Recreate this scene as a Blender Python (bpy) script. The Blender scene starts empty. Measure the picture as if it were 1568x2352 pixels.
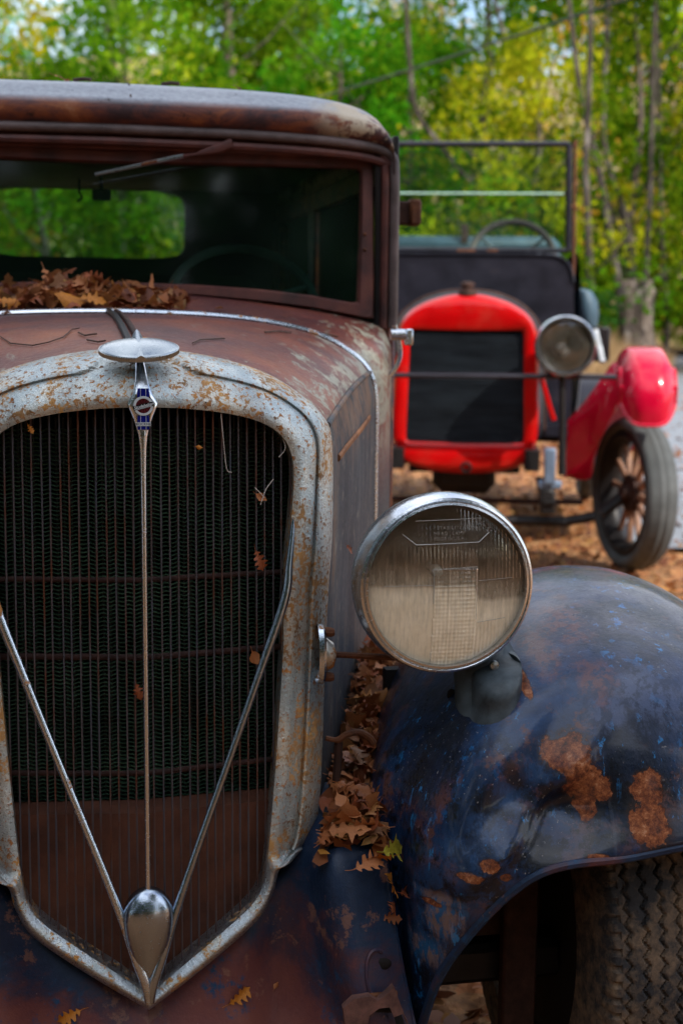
import bpy, math, random
import numpy as np
from mathutils import Vector, Matrix
random.seed(7); rng = np.random.default_rng(7)
R = math.radians
# ------------------------------------------------------------------ camera, sky, sun, exposure
F, EYE, PIT = 3267.0, 1.25, math.atan(456/3267.0)      # 50 mm lens on a 24 mm wide frame, eye height, downward tilt
sc = bpy.context.scene
cam_d = bpy.data.cameras.new('camera'); cam = bpy.data.objects.new('camera', cam_d); sc.collection.objects.link(cam)
ROLL = R(0.6)
cam.location = (0, 0, EYE); cam.rotation_euler = (Matrix.Rotation(R(90)-PIT, 3, 'X') @ Matrix.Rotation(ROLL, 3, 'Z')).to_euler()
cam_d.sensor_fit = 'HORIZONTAL'; cam_d.sensor_width = 24.0; cam_d.lens = 50.0
cam_d.clip_start = 0.05; cam_d.clip_end = 2000
cam_d.dof.use_dof = True; cam_d.dof.focus_distance = 1.86; cam_d.dof.aperture_fstop = 5.4
sc.camera = cam
SUN_DIR = Vector((0.62, -0.52, 0.78)).normalized()       # towards the sun
world = bpy.data.worlds.new('World'); sc.world = world; world.use_nodes = True
wn = world.node_tree.nodes; wl = world.node_tree.links; wn.clear()
sky = wn.new('ShaderNodeTexSky'); sky.sky_type = 'NISHITA'; sky.sun_disc = False
sky.sun_elevation = math.asin(SUN_DIR.z); sky.sun_rotation = math.atan2(SUN_DIR.x, SUN_DIR.y)
bg = wn.new('ShaderNodeBackground'); bg.inputs[1].default_value = 0.125
wo = wn.new('ShaderNodeOutputWorld'); 
wtc = wn.new('ShaderNodeTexCoord'); wnz = wn.new('ShaderNodeTexNoise'); wnz.inputs['Scale'].default_value = 2.2; wnz.inputs['Detail'].default_value = 6; wl.new(wtc.outputs['Generated'], wnz.inputs['Vector'])
wrp = wn.new('ShaderNodeValToRGB'); wrp.color_ramp.elements[0].position = .42; wrp.color_ramp.elements[1].position = .60; wl.new(wnz.outputs['Fac'], wrp.inputs[0])
wmx = wn.new('ShaderNodeMix'); wmx.data_type = 'RGBA'; wl.new(wrp.outputs[0], wmx.inputs[0]); wl.new(sky.outputs[0], wmx.inputs[6]); wmx.inputs[7].default_value = (8.5, 8.8, 9.4, 1)
wl.new(wmx.outputs[2], bg.inputs[0]); wl.new(bg.outputs[0], wo.inputs[0])
sd = bpy.data.lights.new('sun', 'SUN'); sd.energy = 3.1; sd.angle = R(0.6); sd.color = (1.0, 0.93, 0.82)
sun = bpy.data.objects.new('sun', sd); sc.collection.objects.link(sun)
sun.rotation_euler = SUN_DIR.to_track_quat('Z', 'Y').to_euler()
sc.view_settings.view_transform = 'Standard'; sc.view_settings.look = 'None'
sc.view_settings.exposure = 0.98; sc.view_settings.gamma = 1.0; sc.view_settings.use_curve_mapping = False
sc.render.engine = 'CYCLES'
sc.cycles.use_denoising = True; sc.cycles.max_bounces = 8; sc.cycles.transparent_max_bounces = 24
sc.cycles.sample_clamp_indirect = 4.0; sc.cycles.caustics_reflective = False; sc.cycles.caustics_refractive = False

# ------------------------------------------------------------------ survey: where a sight line of the photo meets a depth
def ray(u, v):
    a0 = (u-784)/F; b0_ = -(v-1176)/F; a = a0*math.cos(ROLL)-b0_*math.sin(ROLL); b = a0*math.sin(ROLL)+b0_*math.cos(ROLL); c, s = math.cos(PIT), math.sin(PIT)
    return (a, c+b*s, b*c-s)
class Frame:                                             # a vehicle's own frame: x to its left side (photo right), y to its rear, z up
    def __init__(s, ox, oy, deg): s.o = (ox, oy); s.a = R(deg)
    def at(s, u, v, y):
        d = ray(u, v); nx, ny = -math.sin(s.a), math.cos(s.a)
        t = (y+nx*s.o[0]+ny*s.o[1])/(nx*d[0]+ny*d[1])
        X, Y, Z = d[0]*t, d[1]*t, EYE+d[2]*t
        return Vector(((X-s.o[0])*math.cos(s.a)+(Y-s.o[1])*math.sin(s.a), y, Z))
    def on(s, u, v, fy, n=8):                            # the same on a curved face y = fy(x, z)
        y = 0.0
        for _ in range(n):
            p = s.at(u, v, y); y = fy(p.x, p.z)
        return s.at(u, v, y)
    def world(s, p): return Vector((s.o[0]+p[0]*math.cos(s.a)-p[1]*math.sin(s.a), s.o[1]+p[0]*math.sin(s.a)+p[1]*math.cos(s.a), p[2]))
def wat(u, v, Y):
    d = ray(u, v); t = Y/d[1]; return Vector((d[0]*t, Y, EYE+d[2]*t))
CAR = Frame(-0.253, 1.8, 11.5)
RED = Frame(0.625, 7.0, -5.0)

# ------------------------------------------------------------------ mesh helpers
col = sc.collection
class MB:
    def __init__(s): s.v = []; s.f = []; s.uv = None
    def add(s, vs, fs):
        k = len(s.v); s.v += [tuple(p) for p in vs]; s.f += [tuple(i+k for i in f) for f in fs]; return s
    def grid(s, rows, cu=False, cv=False, flip=False):
        n, m = len(rows), len(rows[0]); vs = [p for r in rows for p in r]; fs = []
        for i in range(n if cu else n-1):
            for j in range(m if cv else m-1):
                a, b, c, d = i*m+j, i*m+(j+1) % m, ((i+1) % n)*m+(j+1) % m, ((i+1) % n)*m+j
                fs.append((a, d, c, b) if flip else (a, b, c, d))
        return s.add(vs, fs)
    def box(s, c, h, rz=0, rx=0, ry=0, bev=0.0):
        rot = Matrix.Rotation(rz, 3, 'Z') @ Matrix.Rotation(ry, 3, 'Y') @ Matrix.Rotation(rx, 3, 'X'); c = Vector(c)
        b = min(bev, min(h)*.9)
        if b <= 0:
            vs = [c+rot @ Vector((x*h[0], y*h[1], z*h[2])) for x in (-1, 1) for y in (-1, 1) for z in (-1, 1)]
            return s.add(vs, [(0, 1, 3, 2), (4, 6, 7, 5), (0, 4, 5, 1), (2, 3, 7, 6), (0, 2, 6, 4), (1, 5, 7, 3)])
        ring = []
        for zz, ins in ((-h[2], b), (-h[2]+b, 0), (h[2]-b, 0), (h[2], b)):
            X, Y = h[0]-ins, h[1]-ins; q = b
            r = [(-X+q, -Y), (X-q, -Y), (X, -Y+q), (X, Y-q), (X-q, Y), (-X+q, Y), (-X, Y-q), (-X, -Y+q)] if ins == 0 else \
                [(-X, -Y), (X, -Y), (X, -Y), (X, Y), (X, Y), (-X, Y), (-X, Y), (-X, -Y)]
            ring.append([c+rot @ Vector((x, y, zz)) for x, y in r])
        s.grid(ring, cv=True)
        k = len(s.v)-32; s.f.append(tuple(k+i for i in range(7, -1, -1))); s.f.append(tuple(k+24+i for i in range(8)))
        return s
    def tube(s, path, r, n=8, closed=False, flat=1.0, up=None, cap=True):
        P = [Vector(p) for p in path]; m = len(P); rr = r if hasattr(r, '__len__') else [r]*m; rows = []
        prev = None
        for i in range(m):
            a = P[(i-1) % m] if (closed or i > 0) else P[i]; b = P[(i+1) % m] if (closed or i < m-1) else P[i]
            t = (b-a)
            t = t.normalized() if t.length > 1e-9 else Vector((0, 0, 1))
            if prev is None:
                w = Vector(up) if up else (Vector((0, 0, 1)) if abs(t.z) < .9 else Vector((1, 0, 0)))
            else: w = prev
            x = (w-t*w.dot(t)).normalized(); y = t.cross(x); prev = x
            rows.append([P[i]+(x*math.cos(2*math.pi*k/n)+y*math.sin(2*math.pi*k/n)*flat)*rr[i] for k in range(n)])
        s.grid(rows, cu=closed, cv=True)
        if not closed and cap:
            k = len(s.v)-m*n; s.f.append(tuple(k+i for i in range(n-1, -1, -1))); s.f.append(tuple(k+(m-1)*n+i for i in range(n)))
        return s
    def lathe(s, prof, o=(0, 0, 0), axis='Z', n=32, sx=1, sy=1):   # prof = [(radius, along)]
        o = Vector(o); rows = []
        ax = {'Z': (Vector((1, 0, 0)), Vector((0, 1, 0)), Vector((0, 0, 1))), 'Y': (Vector((1, 0, 0)), Vector((0, 0, 1)), Vector((0, 1, 0))),
              'X': (Vector((0, 1, 0)), Vector((0, 0, 1)), Vector((1, 0, 0)))}[axis] if isinstance(axis, str) else axis
        for r, t in prof:
            rows.append([o+ax[0]*(r*sx*math.cos(2*math.pi*k/n))+ax[1]*(r*sy*math.sin(2*math.pi*k/n))+ax[2]*t for k in range(n)])
        return s.grid(rows, cv=True)
    def prism(s, outline, d0, d1, fn):                   # outline [(a,b)], fn(a,b,d)->point
        n = len(outline)
        A = [fn(a, b, d0) for a, b in outline]; B = [fn(a, b, d1) for a, b in outline]
        return s.add(A+B, [tuple(range(n-1, -1, -1)), tuple(range(n, 2*n))]+[(i, (i+1) % n, n+(i+1) % n, n+i) for i in range(n)])
    def mesh(s, name, smooth=True):
        me = bpy.data.meshes.new(name); me.from_pydata(s.v, [], s.f); me.update()
        if smooth:
            me.polygons.foreach_set('use_smooth', [True]*len(me.polygons))
            try: me.set_sharp_from_angle(angle=R(38))
            except Exception: pass
        return me
    def mirror(s):
        m = MB(); m.v = [(-x, y, z) for x, y, z in s.v]; m.f = [f[::-1] for f in s.f]; return m
    def build(s, name, mat, parent=None, smooth=True, kind=None, label=None):
        return obj(name, s.mesh(name, smooth), mat, parent, kind, label)
def obj(name, me, mat, parent=None, kind=None, label=None):
    if mat is not None and len(me.materials) == 0: me.materials.append(mat)
    o = bpy.data.objects.new(name, me); col.objects.link(o)
    if parent is not None: o.parent = parent
    if kind: o['kind'] = kind
    if label: o['label'] = label
    return o
def tag(o, label, cat, group=None):
    o['label'] = label; o['category'] = cat
    if group: o['group'] = group
    return o
def thing(name, label, cat, loc=(0, 0, 0), rz=0.0, group=None):
    o = bpy.data.objects.new(name, None); col.objects.link(o); o.location = loc; o.rotation_euler = (0, 0, rz)
    o.empty_display_size = .1
    return tag(o, label, cat, group)
def copy_tree(o, parent=None):
    c = o.copy(); col.objects.link(c)
    if parent is not None: c.parent = parent
    for ch in list(o.children): copy_tree(ch, c)
    return c
def cr(P, n):                                            # Catmull-Rom through points, n steps per span
    P = [Vector(p) for p in P]; out = []
    for i in range(len(P)-1):
        p0 = P[i-1] if i > 0 else P[i]*2-P[i+1]; p1, p2 = P[i], P[i+1]; p3 = P[i+2] if i+2 < len(P) else P[i+1]*2-P[i]
        for k in range(n):
            t = k/n
            out.append(.5*((2*p1)+(p2-p0)*t+(2*p0-5*p1+4*p2-p3)*t*t+(3*p1-p0-3*p2+p3)*t**3))
    out.append(P[-1]); return out
def surf(G, nu, nv):                                     # smooth surface through a grid of points
    A = [cr(r, nv) for r in G]; B = [cr([A[i][j] for i in range(len(A))], nu) for j in range(len(A[0]))]
    return [[B[j][i] for j in range(len(B))] for i in range(len(B[0]))]
def resample(P, n):
    P = [Vector(p) for p in P]; L = [0]
    for a, b in zip(P, P[1:]): L.append(L[-1]+(b-a).length)
    out = []; j = 0
    for k in range(n):
        d = L[-1]*k/(n-1)
        while j < len(L)-2 and L[j+1] < d: j += 1
        t = (d-L[j])/max(1e-9, L[j+1]-L[j]); out.append(P[j].lerp(P[j+1], min(1, max(0, t))))
    return out
def lerp(a, b, t): return a+(b-a)*t
def sstep(a, b, x):
    t = min(1, max(0, (x-a)/(b-a))); return t*t*(3-2*t)
def textmesh(s, size, ext=0.0003, shear=0.0, offset=0.0, space=1.0):
    c = bpy.data.curves.new('lettering', 'FONT'); c.body = s; c.size = size; c.extrude = ext; c.shear = shear; c.offset = offset
    c.align_x = 'CENTER'; c.align_y = 'CENTER'; c.resolution_u = 3; c.space_character = space
    o = bpy.data.objects.new('lettering', c); col.objects.link(o)
    dg = bpy.context.evaluated_depsgraph_get(); me = bpy.data.meshes.new_from_object(o.evaluated_get(dg))
    bpy.data.objects.remove(o); return me

# ------------------------------------------------------------------ materials
class MT:
    def __init__(s, name):
        s.m = bpy.data.materials.new(name); s.m.use_nodes = True; s.t = s.m.node_tree; s.n = s.t.nodes; s.n.clear()
        s.out = s.n.new('ShaderNodeOutputMaterial'); s.tc = s.n.new('ShaderNodeTexCoord')
    def L(s, a, b): s.t.links.new(a, b)
    def put(s, sock, v):
        if v is None: return
        if isinstance(v, bpy.types.NodeSocket): s.L(v, sock)
        elif isinstance(v, (int, float)): sock.default_value = v if not hasattr(sock.default_value, '__len__') else ((v,)*3+((1,) if len(sock.default_value) == 4 else ()))
        else: sock.default_value = (*v, 1) if (len(v) == 3 and len(sock.default_value) == 4) else v
    def co(s, scale=(1, 1, 1), rot=(0, 0, 0), src='Object'):
        mp = s.n.new('ShaderNodeMapping'); s.L(s.tc.outputs[src], mp.inputs[0]); mp.inputs['Scale'].default_value = scale; mp.inputs['Rotation'].default_value = rot
        return mp.outputs[0]
    def noise(s, scale, detail=4, rough=.55, co=None, dist=0, w=0):
        n = s.n.new('ShaderNodeTexNoise'); n.inputs['Scale'].default_value = scale; n.inputs['Detail'].default_value = detail
        n.inputs['Roughness'].default_value = rough; n.inputs['Distortion'].default_value = dist
        c = co if co is not None else s.tc.outputs['Object']
        if w:
            mp = s.n.new('ShaderNodeMapping'); s.L(c, mp.inputs[0]); mp.inputs['Location'].default_value = (w*3.1, w*7.7, w*1.3); c = mp.outputs[0]
        s.L(c, n.inputs['Vector']); return n.outputs['Fac']
    def vor(s, scale, co=None, out='Distance', feat='F1', rnd=1):
        n = s.n.new('ShaderNodeTexVoronoi'); n.feature = feat; n.inputs['Scale'].default_value = scale; n.inputs['Randomness'].default_value = rnd
        s.L(co if co is not None else s.tc.outputs['Object'], n.inputs['Vector']); return n.outputs[out]
    def ramp(s, f, stops, mode='LINEAR'):
        n = s.n.new('ShaderNodeValToRGB'); s.L(f, n.inputs[0]); e = n.color_ramp.elements; n.color_ramp.interpolation = mode
        while len(e) > 1: e.remove(e[-1])
        for i, (p, c) in enumerate(stops):
            x = e[0] if i == 0 else e.new(p)
            x.position = p; c = (c, c, c) if isinstance(c, (int, float)) else c; x.color = (*c, 1)
        return n.outputs['Color']
    def step(s, f, a, b):
        n = s.n.new('ShaderNodeMapRange'); n.clamp = True; s.put(n.inputs[0], f); n.inputs[1].default_value = a; n.inputs[2].default_value = b; return n.outputs[0]
    def mix(s, f, a, b, mode='MIX'):
        n = s.n.new('ShaderNodeMix'); n.data_type = 'RGBA'; n.blend_type = mode; s.put(n.inputs[0], f)
        s.put(n.inputs[6], a); s.put(n.inputs[7], b); return n.outputs[2]
    def math(s, op, a, b=0.5, clamp=False):
        n = s.n.new('ShaderNodeMath'); n.operation = op; n.use_clamp = clamp; s.put(n.inputs[0], a); s.put(n.inputs[1], b); return n.outputs[0]
    def sep(s, v, i):
        n = s.n.new('ShaderNodeSeparateXYZ'); s.L(v, n.inputs[0]); return n.outputs[i]
    def bump(s, h, strength=.5, dist=.002, nrm=None):
        n = s.n.new('ShaderNodeBump'); s.put(n.inputs['Height'], h); n.inputs['Strength'].default_value = strength; n.inputs['Distance'].default_value = dist
        if nrm is not None: s.L(nrm, n.inputs['Normal'])
        return n.outputs[0]
    def attr(s, name, out='Fac'):
        n = s.n.new('ShaderNodeAttribute'); n.attribute_name = name; return n.outputs[out]
    def rnd(s): return s.n.new('ShaderNodeObjectInfo').outputs['Random']
    def pbr(s, color, rough=.5, metal=0.0, nrm=None, spec=.32, coat=0.0, coat_r=.05, alpha=None, trans=0.0, ior=1.45):
        b = s.n.new('ShaderNodeBsdfPrincipled'); s.put(b.inputs['Base Color'], color); s.put(b.inputs['Roughness'], rough); s.put(b.inputs['Metallic'], metal)
        s.put(b.inputs['Specular IOR Level'], spec); s.put(b.inputs['Coat Weight'], coat); s.put(b.inputs['Coat Roughness'], coat_r); b.inputs['IOR'].default_value = ior
        s.put(b.inputs['Transmission Weight'], trans)
        if nrm is not None: s.L(nrm, b.inputs['Normal'])
        s.L(b.outputs[0], s.out.inputs[0]); s.b = b; return s.m
def simple(name, color, rough=.5, metal=0.0, var=.25, scale=20, bump=.2, coat=0.0):
    t = MT(name); f = t.noise(scale, 5, .6)
    c = t.ramp(f, [(.3, tuple(k*(1-var) for k in color)), (.7, tuple(min(1, k*(1+var)) for k in color))])
    return t.pbr(c, rough, metal, t.bump(t.noise(scale*6, 3), bump, .001), coat=coat)

def m_rust_hood():                                       # oxidised maroon paint worn to pale grey-green primer over the shoulder
    t = MT('rusty_hood_paint'); st = t.co((1.9, 1.0, 2.2))
    a = t.noise(3.0, 8, .62); b = t.noise(11, 10, .76, st, .4); fine = t.noise(120, 4, .6)
    base = t.ramp(a, [(.3, (.050, .020, .024)), (.46, (.105, .032, .030)), (.58, (.20, .052, .028)), (.74, (.34, .105, .038))])
    base = t.mix(t.step(t.noise(26, 8, .7, st), .55, .72), base, (.20, .075, .03))
    x = t.sep(t.tc.outputs['Object'], 0); y = t.sep(t.tc.outputs['Object'], 1); z = t.sep(t.tc.outputs['Object'], 2)
    m1 = t.step(t.math('ADD', t.math('MULTIPLY', t.math('ABSOLUTE', x, 0), 1.15), t.math('MULTIPLY', y, -.30)), .02, .36)   # worn most along the hood's shoulders
    pale = t.math('MULTIPLY', t.step(t.math('ADD', b, t.math('MULTIPLY', m1, .21)), .64, .70), t.step(z, .93, 1.05), True)
    c = t.mix(pale, base, t.ramp(fine, [(.35, (.19, .175, .13)), (.65, (.40, .38, .29))]))
    c = t.mix(t.step(t.noise(60, 6, .7, st), .62, .70), c, (.045, .02, .015))
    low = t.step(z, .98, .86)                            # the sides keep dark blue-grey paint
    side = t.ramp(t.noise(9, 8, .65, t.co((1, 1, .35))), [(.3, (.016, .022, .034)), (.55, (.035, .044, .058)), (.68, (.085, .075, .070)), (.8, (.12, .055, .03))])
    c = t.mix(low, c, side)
    return t.pbr(c, t.ramp(fine, [(.3, .34), (.7, .52)]), 0, t.bump(t.noise(240, 5, .7), .5, .0016), coat=.05, coat_r=.3)
def m_hood_side():
    t = MT('slate_hood_side_paint'); v = t.co((1, 1, .3)); a = t.noise(12, 9, .7, v); f = t.noise(110, 6, .7); z = t.sep(t.tc.outputs['Object'], 2)
    c = t.ramp(a, [(.32, (.012, .017, .027)), (.46, (.030, .040, .055)), (.56, (.060, .066, .076)), (.63, (.105, .085, .075)), (.72, (.16, .075, .040))])
    up = t.math('MULTIPLY', t.step(z, 1.0, 1.11), t.step(t.noise(14, 8, .7, w=2), .44, .56))
    c = t.mix(t.math('MULTIPLY', up, .85), c, t.ramp(f, [(.3, (.13, .055, .032)), (.7, (.30, .19, .12))]))
    c = t.mix(t.step(t.noise(60, 7, .72, v), .60, .64), c, (.012, .010, .012))
    c = t.mix(t.math('MULTIPLY', t.step(t.noise(24, 6, .7, w=9), .60, .63), .7), c, (.18, .17, .15))
    return t.pbr(c, t.ramp(f, [(.3, .50), (.7, .68)]), 0, t.bump(f, .35, .0014), spec=.3)
ZG = CAR.at(300, 243, 1.19).z
def m_rust_body():
    t = MT('rusty_body_paint'); st = t.co((1.0, 1.0, 2.5))
    a = t.noise(9, 10, .72, t.co((.8, 1, 2.0)), .5); fine = t.noise(90, 5, .65)
    c = t.ramp(a, [(.30, (.018, .016, .022)), (.42, (.050, .028, .032)), (.50, (.115, .042, .036)), (.57, (.20, .065, .032)), (.64, (.28, .105, .045)), (.74, (.30, .20, .15))])
    z = t.sep(t.tc.outputs['Object'], 2); x = t.sep(t.tc.outputs['Object'], 0)
    g = t.noise(4, 6, .6, t.co((.7, 1, 1)), .3)
    top = t.math('MULTIPLY', t.step(z, ZG, ZG+.016), t.step(g, .22, .40), True)      # grey roof skin, the sky's reflection painted into its bluish tone
    c = t.mix(top, c, t.ramp(fine, [(.3, (.20, .22, .26)), (.7, (.36, .39, .44))]))
    crn = t.math('MULTIPLY', t.step(t.math('ABSOLUTE', x, 0), .42, .50), t.step(t.noise(12, 8, .68), .44, .50), True)
    c = t.mix(t.math('MULTIPLY', crn, t.step(z, 1.58, 1.61)), c, (.44, .36, .26))
    c = t.mix(t.step(t.noise(38, 7, .7), .60, .70), c, (.02, .014, .012))
    return t.pbr(c, t.ramp(fine, [(.3, .38), (.7, .6)]), 0, t.bump(fine, .45, .002))
def m_frame():
    t = MT('rusty_window_frame'); a = t.noise(14, 7, .6); f = t.noise(160, 4)
    c = t.ramp(a, [(.3, (.035, .018, .018)), (.55, (.10, .035, .03)), (.75, (.15, .055, .035))])
    return t.pbr(c, .5, 0, t.bump(f, .3, .001))
def m_pitted():                                          # plated shell, pitted, flecked with rust, bare patches still bright
    t = MT('pitted_plating'); f = t.noise(300, 4, .7); n1 = t.noise(13, 7, .62, dist=.3); n2 = t.noise(135, 6, .70); n3 = t.noise(34, 5, .6, w=2)
    z = t.sep(t.tc.outputs['Object'], 2)
    clean = t.ramp(t.noise(22, 5, .6, t.co((1, 1, .3)), w=1), [(.3, (.24, .30, .34)), (.52, (.44, .50, .51)), (.72, (.68, .69, .64))])
    spots = t.math('ADD', t.math('MULTIPLY', n2, .74), t.math('MULTIPLY', n1, .34))
    rm = t.step(spots, .560, .592)
    rust = t.ramp(n3, [(.35, (.10, .038, .014)), (.52, (.34, .125, .022)), (.7, (.52, .27, .07))])
    c = t.mix(rm, clean, rust)
    c = t.mix(t.math('MULTIPLY', t.step(n1, .44, .60), .35), c, (.50, .34, .16))
    dk = t.step(t.vor(95, t.co((1, 1, .8))), .14, .06); dk = t.math('MULTIPLY', dk, t.step(t.noise(18, 3, w=4), .52, .60))
    c = t.mix(dk, c, (.035, .018, .012))
    lowz = t.step(z, .54, .49); c = t.mix(t.math('MULTIPLY', lowz, t.math('SUBTRACT', 1.0, t.step(n3, .50, .56), True)), c, (.50, .56, .60))
    rm = t.math('MULTIPLY', rm, t.math('SUBTRACT', 1.0, t.math('MULTIPLY', lowz, t.math('SUBTRACT', 1.0, t.step(n3, .50, .56), True)), True), True)
    metal = t.math('MULTIPLY', t.math('SUBTRACT', 1.0, rm, True), t.math('ADD', .62, t.math('MULTIPLY', lowz, .33)))
    rough = t.mix(rm, t.ramp(f, [(.3, .22), (.7, .40)]), .75)
    h = t.math('ADD', t.math('MULTIPLY', f, .5), t.math('MULTIPLY', n2, .9))
    return t.pbr(c, rough, metal, t.bump(h, .8, .0026))
def m_chrome(name='worn_chrome', rust=.66, tint=(.58, .62, .68), r=.16):
    t = MT(name); n = t.noise(30, 7, .68); f = t.noise(220, 4, .6)
    rm = t.step(n, rust, rust+.05)
    c = t.mix(rm, tint, t.ramp(t.noise(60, 4), [(.3, (.12, .05, .02)), (.7, (.40, .19, .06))]))
    rough = t.mix(rm, t.ramp(f, [(.3, r), (.7, r+.13)]), .8)
    return t.pbr(c, rough, t.math('SUBTRACT', 1.0, rm, True), t.bump(t.math('ADD', t.math('MULTIPLY', f, .7), rm), .28, .0014))
def m_rust(name='rusty_iron', a=(.045, .018, .012), b=(.20, .075, .03)):
    t = MT(name); n = t.noise(40, 7, .68)
    return t.pbr(t.ramp(n, [(.3, a), (.72, b)]), .72, .1, t.bump(t.noise(180, 5, .7), .5, .0015))
def m_fender(patches=(), scuffs_and_sheen=()):                                # faded blue-black enamel, bright blue scuffs, brown film, rust eaten through in patches, sky sheen painted in
    t = MT('faded_blue_enamel'); st = t.co((1, 1, .45), (0, R(24), 0)); dr = t.co((1.6, 1.6, .22))
    a = t.noise(5.5, 9, .68, st, .5); f = t.noise(150, 5, .65); n2 = t.noise(26, 9, .76, st); n3 = t.noise(55, 8, .75, w=3)
    z = t.sep(t.tc.outputs['Object'], 2)
    c = t.ramp(a, [(.32, (.003, .004, .008)), (.46, (.004, .011, .030)), (.55, (.006, .024, .072)), (.62, (.010, .044, .125)), (.68, (.020, .046, .105)), (.78, (.048, .042, .070))])
    c = t.mix(t.math('MULTIPLY', t.step(n3, .50, .66), .40), c, (.026, .036, .070))
    blue = t.math('MULTIPLY', t.step(n2, .585, .61), t.step(t.noise(4.2, 4, w=3), .48, .56))
    c = t.mix(blue, c, (.010, .13, .36))
    drip = t.math('MULTIPLY', t.step(t.noise(34, 8, .7, dr, .3), .60, .625), t.step(t.noise(5, 4, w=13), .47, .54))
    c = t.mix(drip, c, (.014, .17, .42))
    brown = t.math('MULTIPLY', t.step(t.noise(13, 9, .74, w=5), .53, .60), t.step(t.noise(3.5, 3, w=6), .46, .56))
    c = t.mix(t.math('MULTIPLY', brown, .85), c, (.125, .048, .032))
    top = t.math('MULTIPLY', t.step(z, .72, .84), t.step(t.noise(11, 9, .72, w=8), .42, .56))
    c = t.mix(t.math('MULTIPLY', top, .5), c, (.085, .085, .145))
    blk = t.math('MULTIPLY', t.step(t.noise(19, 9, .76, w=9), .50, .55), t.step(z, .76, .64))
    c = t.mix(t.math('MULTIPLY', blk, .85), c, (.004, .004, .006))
    scr = t.step(t.noise(70, 3, .6, t.co((1, .2, .08), (0, R(62), 0))), .66, .70)
    c = t.mix(t.math('MULTIPLY', scr, .15), c, (.10, .12, .16))
    dust = t.math('MULTIPLY', t.step(t.noise(230, 3, .5, w=2), .67, .71), t.step(t.noise(9, 4, w=11), .45, .58))
    c = t.mix(t.math('MULTIPLY', dust, .7), c, (.30, .28, .28))
    rough = t.ramp(n3, [(.35, .26), (.52, .36), (.66, .58)]); h = t.math('ADD', t.math('MULTIPLY', f, .6), n2)
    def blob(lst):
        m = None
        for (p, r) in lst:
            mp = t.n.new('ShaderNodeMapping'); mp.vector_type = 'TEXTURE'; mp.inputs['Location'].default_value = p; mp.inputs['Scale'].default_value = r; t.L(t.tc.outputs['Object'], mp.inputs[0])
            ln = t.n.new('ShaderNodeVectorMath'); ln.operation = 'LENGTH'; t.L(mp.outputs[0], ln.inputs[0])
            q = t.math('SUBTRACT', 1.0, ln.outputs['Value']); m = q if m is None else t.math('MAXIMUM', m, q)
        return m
    for lst, ca, cb, k in scuffs_and_sheen:
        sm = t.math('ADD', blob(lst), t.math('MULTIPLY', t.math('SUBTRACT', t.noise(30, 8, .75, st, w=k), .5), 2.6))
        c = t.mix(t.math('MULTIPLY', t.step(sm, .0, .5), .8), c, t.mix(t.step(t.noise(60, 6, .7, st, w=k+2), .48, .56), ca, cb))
    m = None; en = t.noise(75, 7, .7, w=2); en2 = t.noise(22, 5, .6, w=4)
    for (p, r) in patches:
        mp = t.n.new('ShaderNodeMapping'); mp.vector_type = 'TEXTURE'; mp.inputs['Location'].default_value = p; mp.inputs['Scale'].default_value = r; t.L(t.tc.outputs['Object'], mp.inputs[0])
        ln = t.n.new('ShaderNodeVectorMath'); ln.operation = 'LENGTH'; t.L(mp.outputs[0], ln.inputs[0])
        q = t.math('SUBTRACT', 1.0, ln.outputs['Value']); m = q if m is None else t.math('MAXIMUM', m, q)
    if m is not None:
        m = t.math('ADD', m, t.math('ADD', t.math('MULTIPLY', t.math('SUBTRACT', en, .5), 1.3), t.math('MULTIPLY', t.math('SUBTRACT', en2, .5), 1.6)))
        halo = t.step(m, -.22, .0); pm = t.step(m, .03, .08)
        c = t.mix(t.math('MULTIPLY', halo, .7), c, (.030, .014, .010))
        rc = t.ramp(t.noise(70, 9, .80, w=7), [(.36, (.030, .012, .008)), (.47, (.15, .040, .016)), (.56, (.30, .092, .030)), (.66, (.48, .24, .13))])
        c = t.mix(pm, c, rc); rough = t.mix(pm, rough, .8)
        h = t.math('ADD', h, t.math('MULTIPLY', pm, t.math('ADD', t.math('MULTIPLY', t.noise(90, 7, .7), 2.4), -2.2)))
    return t.pbr(c, rough, 0, t.bump(h, .6, .0024), coat=.42, coat_r=.13)
def m_apron():
    t = MT('rusty_apron_paint'); zz_ = t.sep(t.tc.outputs['Object'], 2); a = t.math('ADD', t.noise(4.2, 9, .68, dist=.3, w=1), t.math('MULTIPLY', t.math('SUBTRACT', .39, zz_), .85)); n2 = t.noise(30, 9, .76); f = t.noise(190, 5, .65)
    c = t.ramp(a, [(.34, (.006, .018, .048)), (.44, (.012, .030, .070)), (.50, (.058, .030, .046)), (.56, (.125, .040, .040)), (.72, (.18, .058, .044))])
    c = t.mix(t.math('MULTIPLY', t.step(n2, .50, .58), t.step(t.noise(9, 6, .65, w=3), .52, .58)), c, (.010, .050, .12))
    c = t.mix(t.step(t.noise(230, 3, w=2), .73, .78), c, (.34, .30, .28))
    c = t.mix(t.math('MULTIPLY', t.step(t.noise(16, 8, .74, w=7), .57, .61), .7), c, (.20, .10, .07))
    return t.pbr(c, t.ramp(n2, [(.3, .38), (.7, .58)]), 0, t.bump(t.math('ADD', f, n2), .5, .0018), coat=.10, coat_r=.25)
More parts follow.
